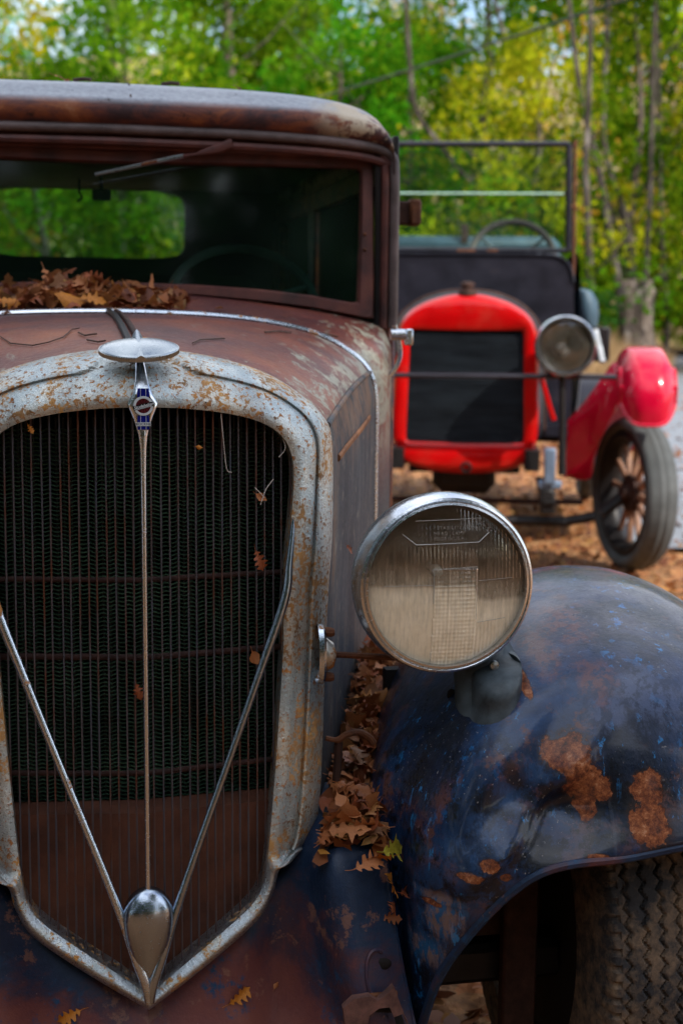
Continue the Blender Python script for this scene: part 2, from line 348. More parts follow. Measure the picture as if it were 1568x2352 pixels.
def m_glass(name, tint, refl=.12, film=.06, filmc=(.10, .13, .10)):
    t = MT(name); tr = t.n.new('ShaderNodeBsdfTransparent'); tr.inputs[0].default_value = (*tint, 1)
    gl = t.n.new('ShaderNodeBsdfGlossy'); gl.inputs['Roughness'].default_value = .06; gl.inputs[0].default_value = (.9, .95, .95, 1)
    df = t.n.new('ShaderNodeBsdfDiffuse'); df.inputs[0].default_value = (*filmc, 1)
    fr = t.n.new('ShaderNodeFresnel'); fr.inputs[0].default_value = 1.5
    m1 = t.n.new('ShaderNodeMixShader'); t.L(t.math('ADD', t.math('MULTIPLY', fr.outputs[0], 1.0), refl*.3), m1.inputs[0]); t.L(tr.outputs[0], m1.inputs[1]); t.L(gl.outputs[0], m1.inputs[2])
    m2 = t.n.new('ShaderNodeMixShader'); t.put(m2.inputs[0], t.math('MULTIPLY', t.ramp(t.noise(7, 6, .6), [(.3, .4), (.7, 1.6)]), film))
    t.L(m1.outputs[0], m2.inputs[1]); t.L(df.outputs[0], m2.inputs[2]); t.L(m2.outputs[0], t.out.inputs[0]); return t.m
def m_lens():                                            # pressed glass, a tan silt line dried on the lower part
    t = MT('silted_lens_glass'); x = t.sep(t.tc.outputs['Object'], 0); z = t.sep(t.tc.outputs['Object'], 2)
    n = t.noise(60, 6, .62); h = t.math('ADD', z, t.math('MULTIPLY', t.math('SUBTRACT', n, .5), .012))
    up = t.math('MULTIPLY', t.step(x, .034, .042), .020)   # the silt stands lower on the far side of the centre panel
    h = t.math('ADD', h, up)
    silt = t.ramp(h, [(0.0, .93), (.5, .93)])
    mr = t.n.new('ShaderNodeMapRange'); t.L(h, mr.inputs[0]); mr.inputs[1].default_value = .004; mr.inputs[2].default_value = -.002; mr.inputs[3].default_value = 0.0; mr.inputs[4].default_value = .38
    mr2 = t.n.new('ShaderNodeMapRange'); t.L(h, mr2.inputs[0]); mr2.inputs[1].default_value = .0; mr2.inputs[2].default_value = -.05; mr2.inputs[3].default_value = 0.0; mr2.inputs[4].default_value = .22
    mr3 = t.n.new('ShaderNodeMapRange'); t.L(h, mr3.inputs[0]); mr3.inputs[1].default_value = .075; mr3.inputs[2].default_value = .02; mr3.inputs[3].default_value = .12; mr3.inputs[4].default_value = .42
    fac = t.math('ADD', t.math('ADD', mr.outputs[0], mr2.outputs[0]), t.math('MULTIPLY', mr3.outputs[0], t.ramp(t.noise(40, 5, .6, t.co((6, 1, 1))), [(.3, .5), (.7, 1.3)])), True)
    tr = t.n.new('ShaderNodeBsdfTransparent'); tr.inputs[0].default_value = (.86, .85, .80, 1)
    gl = t.n.new('ShaderNodeBsdfGlossy'); gl.inputs['Roughness'].default_value = .07
    fr = t.n.new('ShaderNodeFresnel'); fr.inputs[0].default_value = 1.52
    m1 = t.n.new('ShaderNodeMixShader'); t.L(t.math('ADD', fr.outputs[0], .03), m1.inputs[0]); t.L(tr.outputs[0], m1.inputs[1]); t.L(gl.outputs[0], m1.inputs[2])
    pb = t.n.new('ShaderNodeBsdfPrincipled'); t.L(t.mix(t.step(h, .030, -.012), t.ramp(n, [(.3, (.20, .125, .08)), (.7, (.42, .29, .19))]), t.ramp(n, [(.3, (.76, .65, .47)), (.7, (.90, .80, .62))])), pb.inputs['Base Color']); pb.inputs['Roughness'].default_value = .35; pb.inputs['Coat Weight'].default_value = .5
    m2 = t.n.new('ShaderNodeMixShader'); t.L(fac, m2.inputs[0]); t.L(m1.outputs[0], m2.inputs[1]); t.L(pb.outputs[0], m2.inputs[2]); t.L(m2.outputs[0], t.out.inputs[0]); return t.m
def m_leaf(name, src, stops, trans=.25, rough=.5):
    t = MT(name); r = t.attr('rnd') if src == 'attr' else t.rnd()
    c = t.ramp(r, stops); n = t.noise(45 if src != 'attr' else 9, 4, .6)
    c = t.mix(t.ramp(n, [(.4, 0.0), (.75, .55)]), c, (.05, .02, .008))
    df = t.n.new('ShaderNodeBsdfPrincipled'); t.L(c, df.inputs['Base Color']); df.inputs['Roughness'].default_value = rough; df.inputs['Specular IOR Level'].default_value = .3
    tl = t.n.new('ShaderNodeBsdfTranslucent'); t.L(c, tl.inputs[0]); mx = t.n.new('ShaderNodeMixShader'); mx.inputs[0].default_value = trans
    t.L(df.outputs[0], mx.inputs[1]); t.L(tl.outputs[0], mx.inputs[2]); t.L(mx.outputs[0], t.out.inputs[0]); return t.m
def m_foliage(name, c0, c1, c2, trans=.45):
    t = MT(name); r = t.attr('rnd'); o = t.rnd()
    c = t.ramp(r, [(0, c0), (.5, c1), (1, c2)])
    hs = t.n.new('ShaderNodeHueSaturation'); t.L(c, hs.inputs['Color'])
    t.L(t.math('ADD', t.math('MULTIPLY', o, .05), .475), hs.inputs['Hue']); t.L(t.math('ADD', t.math('MULTIPLY', o, .5), .75), hs.inputs['Value'])
    df = t.n.new('ShaderNodeBsdfDiffuse'); t.L(hs.outputs[0], df.inputs[0])
    tl = t.n.new('ShaderNodeBsdfTranslucent'); t.L(hs.outputs[0], tl.inputs[0]); mx = t.n.new('ShaderNodeMixShader'); mx.inputs[0].default_value = trans
    t.L(df.outputs[0], mx.inputs[1]); t.L(tl.outputs[0], mx.inputs[2]); t.L(mx.outputs[0], t.out.inputs[0]); return t.m

HOOD = m_rust_hood(); HOODS = m_hood_side(); BODY = m_rust_body(); FRAME = m_frame(); PIT_M = m_pitted(); CHROME = m_chrome(); CHROME2 = m_chrome('rust_flecked_chrome', .58, (.50, .57, .66), .18)
DULL = m_chrome('dull_plated_metal', .72, (.36, .40, .43), .24); DUSK = m_chrome('tarnished_plating', .70, (.34, .40, .48), .15)
RUST = m_rust(); RUSTPATCH = m_rust('flaking_rust', (.11, .04, .018), (.36, .15, .055)); DARKRUST = m_rust('dark_rusty_iron', (.018, .010, .009), (.075, .032, .022))
APRON = m_apron(); BLACK = simple('dark_cloth_interior', (.012, .010, .010), .8); DARKM = simple('dark_greasy_metal', (.018, .017, .018), .45, .3)
SIDEGLASS = m_glass('grimy_side_glass', (.22, .32, .24), .0, .22, (.16, .24, .19)); GLASS = m_glass('old_windshield_glass', (.56, .74, .67), .10, .04, (.06, .11, .095)); LENS = m_lens()
LEAF = m_leaf('dry_leaf', 'obj', [(0, (.13, .034, .014)), (.3, (.26, .075, .024)), (.6, (.38, .13, .042)), (.8, (.28, .13, .06)), (1, (.44, .17, .035))])
LEAF_S = m_leaf('dry_leaf_litter', 'attr', [(0, (.09, .028, .014)), (.35, (.22, .070, .024)), (.65, (.36, .13, .040)), (.85, (.40, .24, .10)), (1, (.50, .22, .04))])
LEAF_O = simple('orange_leaf', (.42, .15, .018), .5, var=.5, scale=60); LEAF_Y = simple('yellow_green_leaf', (.26, .22, .02), .5, var=.5, scale=40); LEAF_T = simple('tan_leaf', (.36, .135, .050), .55, var=.35, scale=60)
LEAF_R = simple('red_brown_leaf', (.24, .065, .025), .5, var=.4, scale=60)
# ================================================================== the rusty car in front
DULL2 = m_chrome("rust_stained_plating", .50, (.46,.44,.40), .34); CROSSM = m_rust("dull_cross_bar", (.014, .007, .007), (.05, .021, .016)); BEADM = simple("highlight_grey_bead", (.105,.080,.080), .38, var=.5, scale=14); STEM = simple("weathered_grey_blue_paint", (.05,.064,.074), .45, var=.75, scale=22)
old = thing('vintage_car', 'rusty blue and brown vintage sedan with tall pointed plated grille, nearest the camera', 'car', (CAR.o[0], CAR.o[1], 0), CAR.a)
def fy(x, z): return .18*abs(x)+.04*(z-1.13)            # the grille is a shallow V that leans back a little
def on(u, v, d=0.0): return CAR.on(u, v, lambda x, z: fy(x, z)+d)
ST = [((325, 935), (325, 800), .130), ((372, 936), (378, 803), .130), ((420, 938), (430, 808), .129), ((500, 946), (520, 826), .126), ((570, 960), (600, 852), .118),
      ((618, 979), (655, 882), .108), ((650, 1005), (700, 915), .096), ((668, 1040), (735, 950), .083), ((675, 1090), (756, 990), .074), ((670, 1180), (761, 1080), .068),
      ((661, 1280), (759, 1230), .064), ((652, 1380), (750, 1371), .062), ((650, 1500), (743, 1540), .060), ((638, 1690), (737, 1720), .056), ((626, 1850), (728, 1858), .05),
      ((618, 1945), (711, 1917), .046), ((615, 1970), (674, 1954), .036), ((613, 1990), (640, 1984), .015), ((605, 2032), (625, 2042), .010), ((576, 2082), (592, 2104), .010), ((498, 2154), (510, 2180), .010),
      ((420, 2220), (428, 2247), .010), ((368, 2264), (372, 2290), .010), ((336, 2284), (336, 2313), .010)]
inn = [on(*a) for a, b, d in ST]; out_ = [on(*b, d) for a, b, d in ST]
inn[0].x = out_[0].x = 0; inn[-1].x = out_[-1].x = 0
NS = 7
innS, outS = cr(inn, NS), cr(out_, NS)
dS = [p.x for p in cr([Vector((d, 0, 0)) for a, b, d in ST], NS)]
rows = []
for k, (a, b) in enumerate(zip(innS, outS)):
    t = k/NS; rim = sstep(15.4, 17.0, t); ya = fy(a.x, a.z)
    grv = lerp(.93, .44, sstep(0, 2.4, t)); amp = .0045*(1-rim)*(1-.0*t)
    row = [Vector((a.x, ya+.040, a.z)), Vector((a.x, ya+.014, a.z))]
    for q in [0, .03, .08, .14, .20, .26, .31, .36, .40, .44, .47, .50, .54, .60, .68, .76, .84, .91, .96, 1.0]:
        ang = math.pi*q/2
        wide = (math.sin(ang), 1-math.cos(ang))
        half = (q, -.9*math.sin(math.pi*q))
        g = lerp(wide[0], half[0], rim) if t < 9 or rim > 0 else lerp(math.sin(ang), q, .55)
        if t < 9 and rim == 0: g = lerp(wide[0], q, .55*sstep(6, 9, t))
        yy = dS[k]*lerp(wide[1], half[1], rim)
        p = Vector((lerp(a.x, b.x, g), lerp(ya, ya, g)+yy+(fy(b.x, b.z)-ya)*g*.6, lerp(a.z, b.z, g)))
        n = Vector(((b.x-a.x)*.3, -1, (b.z-a.z)*.6)).normalized()
        step_ = amp*(sstep(grv-.03, grv+.035, q)-1.5*math.exp(-((q-grv)/.03)**2))
        roll = .004*(1-rim)*math.sin(math.pi*min(1, q/.24))
        row.append(p+n*(step_+roll))
    row.append(row[-1]+Vector((0, .012, 0)))
    rows.append(row)
m = MB().grid(rows); mm = m.mirror(); m.add(mm.v, mm.f)
m.build('radiator_shell', PIT_M, old)
# opening polygon (x >= 0) for the bars
OP = [(p.x, p.z) for p in innS]
def zrange(x):
    zs = []
    for (x0, z0), (x1, z1) in zip(OP, OP[1:]):
        if (x0-x)*(x1-x) <= 0 and x0 != x1: zs.append(z0+(z1-z0)*(x-x0)/(x1-x0))
    return (min(zs), max(zs)) if len(zs) > 1 else None
BAR = MT('thin_grille_bar'); nz = BAR.noise(30, 6, .7, BAR.co((1, 1, .25)))
BAR = BAR.pbr(BAR.ramp(nz, [(.3, (.06, .07, .10)), (.5, (.09, .078, .085)), (.62, (.11, .042, .026)), (.75, (.17, .07, .04))]), .42, .45)
k = 0
for i in range(-17, 18):
    if i == 0: continue
    x = i*.01155+random.uniform(-.0007, .0007); zr = zrange(abs(x))
    if not zr: continue
    bow = random.uniform(-.0012, .0012)
    P = [(x+bow*math.sin(math.pi*t), fy(x, zr[0]+(zr[1]-zr[0])*t)+.016, zr[0]-.004+(zr[1]-zr[0]+.008)*t) for t in [j/6 for j in range(7)]]
    MB().tube(P, .0013, 6).build('grille_bar', BAR, old)
for v, h in ((1340, .0036), (1520, .0042), (1790, .0038)):
    z = on(325, v).z; m = MB(); Pp = []
    for j in range(-18, 19):
        x = j*.0112; Pp.append((x, fy(x, z)+.022+.002*abs(math.sin(j*1.2)), z+random.uniform(-.0005, .0005)))
    m.tube(Pp, h, 6, flat=.45, up=(0, 0, 1)).build('cross_bar', CROSSM, old)
# radiator core
zc0 = CAR.at(325, 1835, .08).z
CORE = MT('greenish_core_metal'); CORE = CORE.pbr(CORE.ramp(CORE.noise(9, 7, .75), [(.3, (.006, .014, .010)), (.5, (.022, .058, .036)), (.68, (.055, .12, .075))]), .5, .35)
m = MB(); zz = zc0+.003
while zz < 1.10:
    pts = [(-.205+j*.0021) for j in range(196)]
    r0 = []; r1 = []; r2 = []
    for j, x in enumerate(pts):
        w = .0011*math.sin(j*math.pi*2/8)+random.uniform(-.0002, .0002); y = .074+.10*abs(x)
        r0.append((x, y, zz+w-.0007)); r1.append((x, y, zz+w+.0007)); r2.append((x, y+.010, zz+w+.0009))
    m.grid([r0, r1, r2]); zz += .0056
core = m.build('radiator_core', CORE, old, smooth=False, kind='stuff')
m = MB()
for i in range(-20, 21): m.box((i*.0098, .084+.1*abs(i*.0098), (zc0+1.11)/2), (.0011, .007, (1.11-zc0)/2))
m.build('core_tube_row', DARKM, old, smooth=False, kind='stuff')
MB().box((0, .135, .70), (.215, .02, .34)).build('core_backing', BLACK, old)
PANEL = MT('rust_brown_panel'); PANEL = PANEL.pbr(PANEL.ramp(PANEL.noise(14, 7, .65), [(.3, (.06, .024, .016)), (.7, (.145, .055, .032))]), .7, 0, PANEL.bump(PANEL.noise(90, 5), .4, .002))
m = MB(); m.grid([[(x, .020+.14*abs(x), z) for x in [-.205+.01*j for j in range(42)]] for z in (zc0, zc0-.08, zc0-.16, .30)]); m.grid([[(x, .020+.14*abs(x)+dy, zc0) for x in [-.205+.01*j for j in range(42)]] for dy in (.06, 0)])
m.build('lower_core_panel', PANEL, old)
# centre rib and crest
prof = []
for q, w in ((1.0, .0042), (.9, .0045), (.75, .0052), (.6, .006), (.45, .0072), (.3, .0088)):
    a = math.pi*q/2; p = Vector((0, .130*(1-math.cos(a)), inn[0].z+(out_[0].z-inn[0].z)*math.sin(a))); prof.append((p, w, Vector((0, -math.cos(a)*.9, math.sin(a)*1.0)).normalized(), .007))
for v, w, h in ((905, .0125, .007), (918, .0165, .006), (928, .0192, .006), (940, .0172, .006), (955, .0138, .006), (970, .0108, .006), (985, .0085, .007), (1003, .0062, .007), (1030, .0048, .007), (1080, .0040, .006),
                (1200, .0037, .006), (1400, .0037, .006), (1700, .0037, .006), (1900, .0037, .006), (2075, .0037, .006)):
    p = CAR.at(325, v, -.008); p.x = 0; p.y = -.004+.04*(p.z-1.13); prof.append((p, w, Vector((0, -1, 0)), h))
prof.sort(key=lambda e: -e[0].z)
rows = []
for p, w, n, h in prof:
    rows.append([p+Vector((w*math.cos(a), 0, 0))+n*(h*(math.sin(a)**.8)*1.0)-n*.002 for a in [math.pi*k/10 for k in range(11)]])
m = MB().grid(rows, flip=False); m.build('centre_rib', CHROME, old)
# struts of the V
def strut(side):
    path = []; rad = []
    for u, v, r, d in ((676, 1150, .0012, .002), (672, 1215, .0030, -.001), (664, 1295, .0048, -.004), (654, 1375, .0062, -.006), (600, 1535, .0055, -.007), (530, 1735, .0050, -.007), (455, 1945, .0050, -.008), (402, 2100, .0056, -.010), (372, 2200, .0065, -.012), (352, 2262, .0065, -.012), (338, 2306, .005, -.010)):
        p = on(u, v, d); path.append((p.x*side if v < 2306 else .001*side, p.y, p.z)); rad.append(r)
    P = cr(path, 6); rr = [x.x for x in cr([Vector((r, 0, 0)) for r in rad], 6)]
    return MB().tube(P, rr, 10, flat=.75, up=(1, 0, 0))
strut(1).build('strut', DUSK, old); strut(-1).build('strut', CHROME2, old)
# teardrop boss
rows = []
for v, w in ((2054, .001), (2058, .010), (2066, .0180), (2080, .0255), (2100, .0315), (2125, .0335), (2150, .0325), (2180, .0292), (2212, .0232), (2245, .0162), (2275, .0095), (2298, .0015)):
    p = CAR.at(330, v, -.05); z = p.z; h = w*.62+.004
    rows.append([Vector((w*math.cos(a), -.028+.04*(z-.4)-h*math.sin(a)**.7*(1-.12*math.cos(a)), z)) for a in [math.pi*k/16 for k in range(17)]])
MB().grid(surf(rows, 3, 1), flip=False).build('teardrop_boss', DUSK, old)
# badge
badge = bpy.data.objects.new('badge', None)
bl = simple('blue_enamel', (.006, .010, .16), .18, var=.15); wh = simple('grey_white_enamel', (.50, .56, .60), .3, var=.1); bk = simple('black_enamel', (.01, .012, .015), .25); rd = simple('dark_red_enamel', (.09, .006, .012), .3)
def bp(u, v, d=0.0):                                     # on the crest face
    p = CAR.at(u, v, -.016-d); return p
b0 = bp(323.5, 932)
def bpl(name, outline, d0, d1, mat, par): return MB().prism(outline, 0, 1, lambda a, b, t: (b0.x*0+a, b0.y-lerp(d0, d1, t), b0.z+b)).build(name, mat, par, smooth=False)
plate = bpl('badge', [(.0065, .021), (.0095, .010), (.0142, .0), (.0095, -.010), (.0068, -.0305), (-.0068, -.0305), (-.0095, -.010), (-.0142, 0), (-.0095, .010), (-.0065, .021)], -.004, .0006, CHROME, old)
for zc, hh in ((.0165, .0055), (-.0165, .0045), (-.0275, .0022)):
    bpl('blue_band', [(-.0076, zc-hh), (.0076, zc-hh), (.0070, zc+hh), (-.0070, zc+hh)], .0006, .0012, bl, plate)
    bpl('band_stripe', [(-.0036, zc-hh*.98), (-.0031, zc-hh*.98), (-.0031, zc+hh*.98), (-.0036, zc+hh*.98)], .0010, .0014, wh, plate)
    bpl('band_stripe', [(.0031, zc-hh*.98), (.0036, zc-hh*.98), (.0036, zc+hh*.98), (.0031, zc+hh*.98)], .0010, .0014, wh, plate)
circ = lambda r, n=28: [(r*math.cos(2*math.pi*k/n), r*math.sin(2*math.pi*k/n)) for k in range(n)]
bpl('badge_disc', circ(.0092), .0006, .0014, rd, plate)
m = MB()
for k in range(12):
    a = math.pi*2*k/12; c_, s_ = math.cos(a), math.sin(a)
    m.prism([(c_*.001-s_*.0003, s_*.001+c_*.0003), (c_*.001+s_*.0003, s_*.001-c_*.0003), (c_*.009+s_*.0003, s_*.009-c_*.0003), (c_*.009-s_*.0003, s_*.009+c_*.0003)], 0, 1, lambda a_, b_, t: (a_, b0.y-.0013-.0005*t, b0.z+b_))
m.build('wheel_spokes', bk, plate, smooth=False)
MB().grid([[(r*math.cos(2*math.pi*k/36), b0.y-d, b0.z+r*math.sin(2*math.pi*k/36)) for k in range(36)] for r, d in ((.0092, .001), (.0094, .0022), (.0120, .0022), (.0124, .0006))], cv=True).build('badge_ring', wh, plate)
sl = R(14)
def rot(pts): return [(a*math.cos(sl)-b*math.sin(sl), a*math.sin(sl)+b*math.cos(sl)) for a, b in pts]
bpl('name_band', rot([(-.0128, -.0030), (.0128, -.0030), (.0128, .0028), (-.0128, .0028)]), .0010, .0026, bk, plate)
bpl('name_plate', [(-.0092, -.0252), (.0092, -.0252), (.0092, -.0206), (-.0092, -.0206)], .0008, .0020, wh, plate)
def letter(txt, size, x, z, d, mat, name, par, rz=0, shear=0, off=0, sp=1.0, mir=1):
    me = textmesh(txt, size, .00012, shear, off, sp); o = obj(name, me, mat, par)
    o.location = (x, b0.y-d if par is plate else d, z); o.rotation_euler = (R(90), rz, 0); return o
o = letter('Studebaker', .0058, 0, b0.z, .0027, wh, 'lettering', plate, 0, .35, .00010, .94); o.rotation_euler = (R(90), -sl, 0)
m = MB().prism(rot([(-.0105, -.0028), (.0105, -.0028), (.0105, -.0023), (-.0105, -.0023)]), 0, 1, lambda a, b, t: (a, b0.y-.0025-.0004*t, b0.z+b)).build('underline', wh, plate, smooth=False)
letter('ROCKNE', .0043, 0, b0.z-.0229, .0021, bk, 'lettering', plate, 0, 0, .00004, 1.08)
bpy.data.objects.remove(badge)
# hood ornament: a lens shaped cap with a ridge
oc = CAR.at(321, 798, .045); oc.x = -.001
rings = []
for r, t in ((.0005, .0085), (.012, .0080), (.024, .0066), (.036, .0044), (.046, .0018), (.0495, .0002), (.0505, -.0010), (.0505, -.0060), (.0480, -.0075), (.03, -.008)):
    rings.append((r, t))
T = Matrix.Rotation(R(16), 3, 'X') @ Matrix.Rotation(R(-2), 3, 'Y')
m = MB().lathe(rings, n=96)
m.v = [tuple(oc+T @ Vector((p[0]*1.0, p[1]*.82, p[2]))) for p in m.v]
orn = m.build('filler_cap', DULL, old)
m = MB()
for k in range(96):
    a = 2*math.pi*k/96; c_ = Vector((.0508*math.cos(a), .0508*math.sin(a)*.82, -.0035)); mm = MB().box((0, 0, 0), (.0009, .0009, .0027)); m.add([oc+T @ (Vector(p)+c_) for p in mm.v], mm.f)
m.build('knurled_edge', DULL, orn, smooth=False, kind='stuff')
m = MB(); rows = []
for t in [-1+2*k/14 for k in range(15)]:
    w = .0055*(1-.15*abs(t)); h = .013+.0045*t-.002*t*t
    rows.append([oc+T @ Vector((w*math.cos(a)*(1+.9*(1-math.sin(a))), t*.0425, -.004+h*math.sin(a))) for a in [math.pi*k/10 for k in range(11)]])
m.grid(rows, flip=True); m.f.append(tuple(range(11))); m.build('cap_ridge', DULL, orn)
# hood: shell joint at the front, chrome strip at the rear
NT, NSD = 22, 16
def curve(front, corner):                                # split at the shoulder so the crease runs straight
    return resample(front[:corner+1], NT)+resample(front[corner:], NSD)[1:]
fr = curve([p-Vector((0, -.004, .002)) for p in outS[:14*NS+1]], 8*NS-2)
YB = .90
rp = [(265, 719), (370, 722), (500, 729), (620, 744), (720, 768), (790, 802), (835, 838), (856, 880), (861, 950), (862, 1060), (862, 1200), (860, 1350), (848, 1480)]
rr = [CAR.at(u, v, YB) for u, v in rp]; rr[0].x = 0
for p in rr[8:]: p.x = rr[8].x+.0*p.z
rr.append(Vector((rr[-1].x-.01, YB, .56)))
rs = cr(rr, 6); re = curve(rs, 6*6+3)
rows = []
for i in range(13):
    t = i/12; row = []
    for j, (a, b) in enumerate(zip(fr, re)):
        p = a.lerp(b, t); bul = math.sin(math.pi*t)*.010*(1 if j < NT else .5)
        if j < NT: p.z += bul
        else: p.x += bul*.6
        row.append(p)
    rows.append(row)
top = [r[:NT] for r in rows]; side = [r[NT-1:] for r in rows]
from mathutils.bvhtree import BVHTree
def tolocal(w):
    x, y = w.x-CAR.o[0], w.y-CAR.o[1]; return Vector((x*math.cos(CAR.a)+y*math.sin(CAR.a), -x*math.sin(CAR.a)+y*math.cos(CAR.a), w.z))
g = MB().grid(side); SBVH = BVHTree.FromPolygons([CAR.world(p) for p in g.v], g.f); mould = []
for u, v in ((774, 1052), (790, 1030), (808, 1008), (826, 986), (846, 958)):
    h_ = SBVH.ray_cast(Vector((0, 0, EYE)), Vector(ray(u, v)).normalized())[0]
    if h_ is not None: mould.append(tolocal(h_)+Vector((.002, 0, 0)))
if len(mould) < 2: mould = [lerp(rows[i][NT+3], rows[i][NT+4], .5) for i in range(3, 9)]
for s_ in (1, -1):
    m = MB().grid(top, flip=True); m = m if s_ == 1 else m.mirror(); m.build('hood_panel', HOOD, old)
    m = MB().grid([[p+Vector((.001, 0, -.001)) for p in r] for r in side], flip=True)
    m = m if s_ == 1 else m.mirror(); m.build('hood_side', HOODS, old)
    crease = [r[NT-1]+Vector((.001, 0, .001)) for r in rows]
    m = MB().tube(crease, .0048, 8); (m if s_ == 1 else m.mirror()).build('hood_seam', HOODS, old)
    m = MB().tube(mould, .0055, 6, flat=.6); (m if s_ == 1 else m.mirror()).build('side_moulding', RUSTPATCH, old)
hg = [rows[i][0]+Vector((0, 0, .004)) for i in range(13)]
MB().tube([p+Vector((-.006, 0, 0)) for p in hg], .0055, 8).build('hood_hinge', DARKM, old)
MB().tube([p+Vector((.008, 0, 0)) for p in hg], .0045, 8).build('hood_hinge', DARKRUST, old)
for s_ in (1, -1):
    m = MB().tube([p+Vector((0, .008, .003)) if i < 30 else p+Vector((.003, .008, 0)) for i, p in enumerate(rs)], .0065, 8); (m if s_ == 1 else m.mirror()).build('cowl_strip', CHROME2 if s_ == 1 else CHROME, old)
# cowl
cp = [(270, 668), (370, 671), (500, 682), (620, 697), (720, 711), (790, 724), (850, 739), (893, 765), (899, 850), (900, 950), (900, 1060), (900, 1200), (898, 1400)]
cc = [CAR.at(u, v, 1.22) for u, v in cp]; cc[0].x = 0
XC = CAR.at(897, 700, 1.22).x
for p in cc[8:]: p.x = XC+.004
cc[7].x = XC-.004
cc.append(Vector((XC-.01, 1.22, .50)))
cs = curve(cr(cc, 6), 6*6+4)
rows = []
for i in range(9):
    t = i/8; row = []
    for a, b in zip(re, cs):
        p = a.lerp(b, t); p.x = lerp(a.x, b.x, t**.7); p.y = lerp(YB+.012, 1.22, t); row.append(p)
    rows.append(row)
m = MB().grid(rows, flip=True); mm = m.mirror(); m.add(mm.v, mm.f); m.build('cowl', HOOD, old)
# cab
zb = CAR.at(300, 293, 1.20).z; ztop = CAR.at(300, 200, 1.36).z; ZS = 1.555; XW = XC
def ring(y, zt, xw, zs=ZS, n=5.8, camber=.012, N=22):
    r = []
    for k in range(N+1):
        a = math.pi/2*k/N; c_, s_ = math.sin(a), math.cos(a)
        x = xw*c_**(2/n); z = zs+(zt-zs)*(s_**(2/n) if s_ > 1e-6 else 0)-camber*(x/xw)**2*.45
        r.append(Vector((x, y+.02*(x/xw)**2, z)))
    return r
RR = [ring(1.196, zb, XW, camber=.02), ring(1.176, zb+.016, XW-.002, camber=.02), ring(1.170, zb+.034, XW-.003, camber=.02), ring(1.178, zb+.052, XW-.004, camber=.02), ring(1.205, zb+.068, XW-.004, camber=.02), ring(1.26, ztop-.008, XW-.004, camber=.022), ring(1.36, ztop, XW, camber=.024), ring(1.7, ztop+.02, XW+.01, camber=.03),
      ring(2.1, ztop+.02, XW+.01, camber=.03), ring(2.5, ztop-.005, XW, camber=.03), ring(2.68, ztop-.04, XW-.02, camber=.03), ring(2.74, ztop-.10, XW-.04, zs=1.53)]
m = MB().grid(surf(RR, 4, 1), flip=True); mm = m.mirror(); m.add(mm.v, mm.f); roof = m.build('roof', BODY, old)
seam = [Vector((.055, 0, 0))+Vector((0, p.y, p.z+.001)) for p in [r[2] for r in surf(RR, 4, 1)][8:60]]
MB().tube(seam, .004, 6).build('roof_seam', DARKRUST, roof)
bead = [p+Vector((0, -.006, -.004)) for p in ring(1.196, zb, XW+.002, camber=.02)]
bead = bead[:-1]+[Vector((XW+.002, 1.205, z)) for z in (1.53, 1.45, 1.35, 1.28, 1.22)]
bead = cr(bead, 2)
for s_ in (1, -1):
    m = MB().tube(bead, .0105, 10); (m if s_ == 1 else m.mirror()).build('drip_bead', BEADM, old)  # lighter grey on the bead carries its highlight in the colour
    m = MB().tube([Vector((p.x-(.020 if p.z < zb-.035 else .0), p.y+.004, p.z-.024 if p.z > zb-.035 else p.z)) for p in bead], .009, 8); (m if s_ == 1 else m.mirror()).build('inner_bead', FRAME, old)
    MB().box((s_*(XW-.014), 1.238, 1.40), (.016, .026, .20), bev=.008).build('pillar', BODY, old)
    # side of the cab
    for nm, c, h in (('side_header', (XW-.012, 1.98, 1.548), (.014, .74, .028)), ('door_pillar', (XW-.012, 2.06, 1.37), (.014, .045, .16)), ('rear_pillar', (XW-.022, 2.62, 1.37), (.014, .08, .16)),
                     ('side_body', (XW-.002, 1.98, .86), (.016, .75, .36)), ('lower_sill', (XW-.03, 1.9, .44), (.016, .85, .06))):
        MB().box((s_*c[0], c[1], c[2]), h, bev=.006).build(nm, BODY, old)
    MB().box((s_*(XW-.012), 1.64, 1.375), (.003, .365, .150)).build('side_window', SIDEGLASS, old); MB().box((s_*(XW-.016), 2.32, 1.375), (.003, .23, .150)).build('quarter_window', SIDEGLASS, old)
MB().box((0, 1.235, zb-.022), (XW-.03, .02, .020), bev=.004).build('header_panel', FRAME, old)
gk = [CAR.at(u, v, 1.216) for u, v in ((868, 338), (869, 500), (869, 640), (868, 746), (840, 743), (720, 719), (600, 702), (450, 688), (300, 680))]; gk[-1].x = 0
for s_ in (1, -1):
    m = MB().tube(gk, .008, 6, flat=.6); (m if s_ == 1 else m.mirror()).build('gap_shadow_strip', BLACK, old)  # black strip added to stand for the shadow in the gap round the frame
# windscreen frame
def ws(u, v, d=0.0): return CAR.on(u, v, lambda x, z: 1.205+.10*(z-1.25)+d)
fo = [ws(*p) for p in ((300, 345), (560, 347), (800, 350), (846, 351), (857, 362), (858, 500), (858, 640), (857, 732), (840, 731), (720, 708), (600, 692), (450, 678), (300, 670))]
fi = [ws(*p) for p in ((300, 375), (560, 379), (790, 385), (820, 386), (828, 394), (827, 500), (823, 620), (820, 693), (806, 694), (710, 677), (600, 664), (450, 653), (300, 647))]
for L_ in (fo, fi): L_[0].x = 0; L_[-1].x = 0
rows = []
for a, b in zip(fo, fi):
    rows.append([a+Vector((0, .02, 0)), a, a.lerp(b, .12)+Vector((0, -.006, 0)), a.lerp(b, .85)+Vector((0, -.006, 0)), b, b+Vector((0, .018, 0))])
m = MB().grid(rows, flip=False); mm = m.mirror(); m.add(mm.v, mm.f); wf = m.build('windscreen_frame', FRAME, old)
for v in (858, 912): pass
